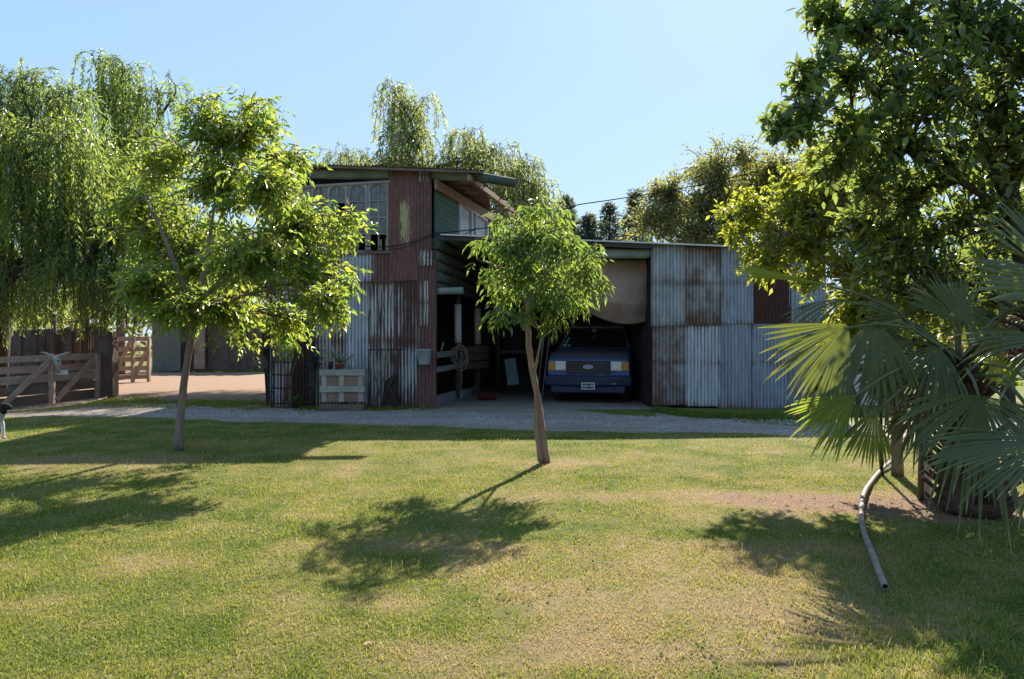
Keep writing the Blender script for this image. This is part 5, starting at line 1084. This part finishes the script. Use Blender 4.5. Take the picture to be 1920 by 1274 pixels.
for k, (h_, ax, nm, Rl, sp, n, mt, dr) in enumerate((
    (P(1592, 608, 6.1), D_(222, -.1), up_(.1, -1, .25), .74, 44, 24, 'palm', .06),
    (P(1640, 600, 6.3), D_(262, -.25), up_(.2, -1, .2), .60, 52, 20, 'palm', .25),
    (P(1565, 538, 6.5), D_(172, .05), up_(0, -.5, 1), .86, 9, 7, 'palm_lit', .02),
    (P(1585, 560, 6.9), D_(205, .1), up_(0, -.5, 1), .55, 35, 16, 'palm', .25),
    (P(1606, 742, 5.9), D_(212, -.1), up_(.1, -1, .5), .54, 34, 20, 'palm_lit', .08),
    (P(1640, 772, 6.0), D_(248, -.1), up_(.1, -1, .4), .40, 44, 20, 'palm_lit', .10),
    (P(1590, 700, 6.2), D_(235, .1), up_(.3, -1, .4), .42, 60, 22, 'palm', .15),
    (P(1838, 742, 5.55), D_(258, -.5), up_(0, -.75, .8), .72, 84, 46, 'palm', .2),
    (P(1975, 832, 4.75), D_(188, -.15), up_(0, -.5, 1), .76, 44, 30, 'palm', .10),
    (P(2010, 560, 5.0), D_(148, -.1), up_(.2, -.9, .4), .85, 36, 20, 'palm', .08),
    (P(2000, 640, 5.4), D_(182, -.1), up_(0, -.35, 1), .72, 42, 20, 'palm', .12),
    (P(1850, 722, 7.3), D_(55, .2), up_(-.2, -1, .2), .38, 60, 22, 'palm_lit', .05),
    (P(1835, 660, 7.3), D_(88, .2), up_(-.2, -1, .2), .45, 55, 22, 'palm', .05),
    (P(1800, 575, 7.1), D_(-35, -.1), up_(.2, -1, .2), .46, 55, 20, 'palm', .15),
    (P(1715, 640, 6.8), D_(200, .2), up_(.1, -.6, .9), .6, 60, 26, 'palm', .25),
    (P(1735, 690, 7.1), D_(220, .3), up_(.1, -.7, .8), .55, 60, 30, 'palm', .25),
    (P(1800, 610, 6.5), D_(105, .2), up_(0, -1, .1), .5, 50, 22, 'palm', .1),
    (P(1890, 640, 7.2), D_(20, .3), up_(0, -.6, .8), .6, 60, 24, 'palm', .2),
    (P(1905, 700, 6.6), D_(-20, .1), up_(0, -.6, .8), .6, 60, 24, 'palm', .25),
    (P(1760, 705, 6.6), D_(184, -.1), up_(0, -.4, 1), .50, 40, 20, 'palm_dry', .10),
    (P(1770, 740, 6.5), D_(196, -.1), up_(0, -.4, 1), .45, 40, 18, 'palm_dry', .25),
    (P(1705, 600, 7.0), D_(170, .1), up_(.1, -.8, .6), .42, 60, 24, 'palm', .2),
    (P(1770, 580, 7.0), D_(120, .1), up_(0, -1, .2), .45, 55, 24, 'palm', .15),
    (P(1880, 590, 7.0), D_(60, .1), up_(0, -1, .2), .5, 55, 24, 'palm', .2),
    (P(1725, 770, 6.6), D_(235, -.1), up_(0, -.9, .5), .36, 55, 22, 'palm', .2),
    (P(1905, 770, 6.2), D_(-50, -.1), up_(0, -.9, .5), .4, 55, 22, 'palm', .2),
    (P(1680, 690, 6.7), D_(205, -.1), up_(0, -.8, .6), .40, 50, 22, 'palm', .3),
    (P(1760, 650, 6.4), D_(240, -.3), up_(.1, -1, .5), .5, 60, 24, 'palm', .3))):
    frond(h_, ax, nm, Rl, sp, n, mt, pm, dr, crown+Vector((rs.uniform(-.06, .06), rs.uniform(-.05, .05), rs.uniform(-.1, .05))), 100+k)
# slim sapling stem beside the pipe
p = G(1653, 890); ss = thing('slim_sapling', 'slim dark sapling stem with forked top rising beside the pipe', 'sapling', p); mb = MB(); mb.tube([p, P(1652, 800, 8.55), P(1651, 700, 8.5), P(1648, 600, 8.4)], [.022, .018, .015, .008], 7); mb.tube([P(1652, 735, 8.5), P(1675, 690, 8.4), P(1690, 640, 8.3)], [.012, .01, .006], 6)
mb.build('trunk', M['bark_dark'], ss); lv = Leaves(44); rs = random.Random(44)
for k in range(90): lv.add(P(1648+rs.uniform(-18, 40), rs.uniform(560, 700), 8.4), rv(rs), rv(rs), .09, .035, .4+rs.gauss(0, .2))
lv.build('crown', M['leaf_mid'], ss)
p = G(1726, 938); mb = MB(); mb.tube([p, P(1728, 840, 7.2), P(1722, 760, 7.2)], [.03, .026, .02], 7); tag(mb.build('dead_stalk', M['palm_stalk'], None), 'short bare stalk standing left of the palm base', 'stalk')
p = G(1737, 935); mb = MB(); mb.tube([p, p+Vector((0, 0, .42)), p+Vector((.02, 0, .46))], [.05, .05, .03], 10); tag(mb.build('white_stake', M['white_paint'], None), 'short whitish stake in the grass before the palm trunk', 'stake')
mb = MB(); pts = [G(a, b) for a, b in ((1690, 862), (1672, 874), (1652, 888), (1632, 912), (1619, 940), (1615, 975), (1621, 1010), (1634, 1048), (1648, 1082), (1660, 1112))]; pts = [q+Vector((0, 0, .035+.02*(k % 3 == 1))) for k, q in enumerate(pts)]
sm = []
for i in range(len(pts)-1):
    for k in range(4):
        a = pts[max(i-1, 0)]; b = pts[i]; c_ = pts[i+1]; d = pts[min(i+2, len(pts)-1)]; u = k/4
        sm.append(.5*((2*b)+(c_-a)*u+(2*a-5*b+4*c_-d)*u*u+(3*b-a-3*c_+d)*u**3))
sm.append(pts[-1]); mb.tube(sm, .019, 12, False); e_ = (sm[-1]-sm[-2]).normalized(); mb.tube([sm[-1], sm[-1]+e_*.002], .019, 12, False)
pp_ = mb.build('plastic_pipe', plain('pipe_plastic', (.22, .175, .155), .75, 0, .45, 9), None, solid=.004); tag(pp_, 'curved pale plastic pipe lying on the lawn beside the palm', 'pipe')

# ------------------------------------------------------------------ dog at the left edge
def make_dog():
    y = 11.45; X = lambda px: (px-960)/F*y
    V = [(X(-58), y+.05, .40), (X(-40), y+.03, .42), (X(-18), y+.01, .41), (X(-2), y, .40), (X(6), y, .46), (X(11), y-.01, .515), (X(18), y-.02, .505), (X(25), y-.03, .485),
         (X(-66), y+.05, .42), (X(-78), y+.06, .52), (X(-84), y+.07, .62)]
    Rr = [.095, .10, .11, .095, .062, .062, .045, .028, .04, .018, .01]
    E = [(0, 1), (1, 2), (2, 3), (3, 4), (4, 5), (5, 6), (6, 7), (0, 8), (8, 9), (9, 10)]
    def leg(root, pts):
        prev = root
        for p, r_ in pts: V.append(p); Rr.append(r_); E.append((prev, len(V)-1)); prev = len(V)-1
    for s_ in (-.065, .065):
        leg(3, [((X(-2)-.01, y+s_, .30), .05), ((X(0), y+s_, .18), .03), ((X(1), y+s_, .05), .024), ((X(4)+.01, y+s_, .02), .026)])
        leg(0, [((X(-56), y+s_*1.1, .28), .062), ((X(-62), y+s_*1.1, .18), .034), ((X(-58), y+s_*1.1, .05), .024), ((X(-55), y+s_*1.1, .02), .026)])
    me = bpy.data.meshes.new('dog'); me.from_pydata(V, E, []); o = bpy.data.objects.new('dog', me); COL.objects.link(o)
    md = o.modifiers.new('skin', 'SKIN'); sv = me.skin_vertices[0].data if me.skin_vertices else None
    if sv is None:
        bm = bmesh.new(); bm.from_mesh(me); bm.verts.layers.skin.verify(); bm.to_mesh(me); bm.free(); sv = me.skin_vertices[0].data
    for i, r_ in enumerate(Rr): sv[i].radius = (r_*.92, r_); sv[i].use_root = (i == 0)
    o.modifiers.new('sub', 'SUBSURF').render_levels = 2
    t = NT('dog_coat'); tc = t.n('TexCoord'); sx = t.n('SeparateXYZ'); t.l(tc.outputs['Object'], sx.inputs[0]); n = t.noise(tc.outputs['Object'], 6, 3)
    k = t.math('ADD', t.math('ADD', t.math('MULTIPLY', sx.outputs[0], 1.0), t.math('MULTIPLY', sx.outputs[2], .6)), t.math('MULTIPLY', n, .1))
    lim_ = X(5)+.6*.46+.05
    pt = t.ramp(t.noise(tc.outputs['Object'], 4.5, 2), [(.56, 0.0), (.58, 1.0)])
    c_ = t.mix(t.math('MAXIMUM', t.math('GREATER_THAN', k, lim_), pt), (.50, .48, .47), (.022, .020, .02)); t.done(t.bsdf(c_, .85, 0, None, .2)); me.materials.append(t.mat)
    tag(o, 'white and black dog standing half cut off at the left edge of the lawn', 'dog')
    bl_ = M['iron']
    for s_ in (-1, 1):
        mb = MB(); q = Vector((X(9), y+s_*.045-.01, .555)); mb.prism([q+Vector((-.03, 0, 0)), q+Vector((.02, 0, 0)), q+Vector((.0, s_*.025, -.075))], (0, s_*.012, 0)); mb.build('ear', plain('black_fur', (.02, .018, .018), .9), o, bevel=.004)
        mb = MB(); mb.lathe((X(15), y+s_*.034-.015, .528), [(0, -.006), (.008, 0), (0, .006)], 8, True, 'Y'); mb.build('eye', M['black_void'], o)
    mb = MB(); mb.lathe((X(4.5), y, .44), [(.062, -.012), (.070, -.010), (.070, .010), (.062, .012)], 16, True, 'Z'); mb.build('collar', M['black_void'], o)
make_dog()

# ------------------------------------------------------------------ fallen leaves on the lawn
rs = random.Random(77)
proto = None
for k, (px, py) in enumerate([(1378, 975), (1392, 1062), (690, 1215), (1105, 1103), (436, 1148), (1395, 1225), (1240, 1010), (1500, 1010)]):
    g = G(px, py)
    if proto is None:
        mb = MB(); mb.add([(-.045, 0, .004), (-.015, -.018, .012), (.02, -.016, .012), (.05, 0, .006), (.02, .016, .014), (-.015, .018, .010), (0, 0, .002)], [(0, 1, 6), (1, 2, 6), (2, 3, 6), (3, 4, 6), (4, 5, 6), (5, 0, 6)]); proto = mb.build('fallen_leaf', plain('dry_leaf', (.34, .20, .12), .8, 0, .35, 20), None); o = proto
    else: o = proto.copy(); COL.objects.link(o)
    o.location = (g.x, g.y, lawn_z(np.array([g.x]), np.array([g.y]))[0]+.014); o.rotation_euler = (rs.uniform(-.3, .3), rs.uniform(-.3, .3), rs.uniform(0, 6.28)); o.scale = (.62, .62, .62)
    tag(o, 'small dry brown leaf fallen on the lawn', 'leaf', 'fallen leaves on the lawn')
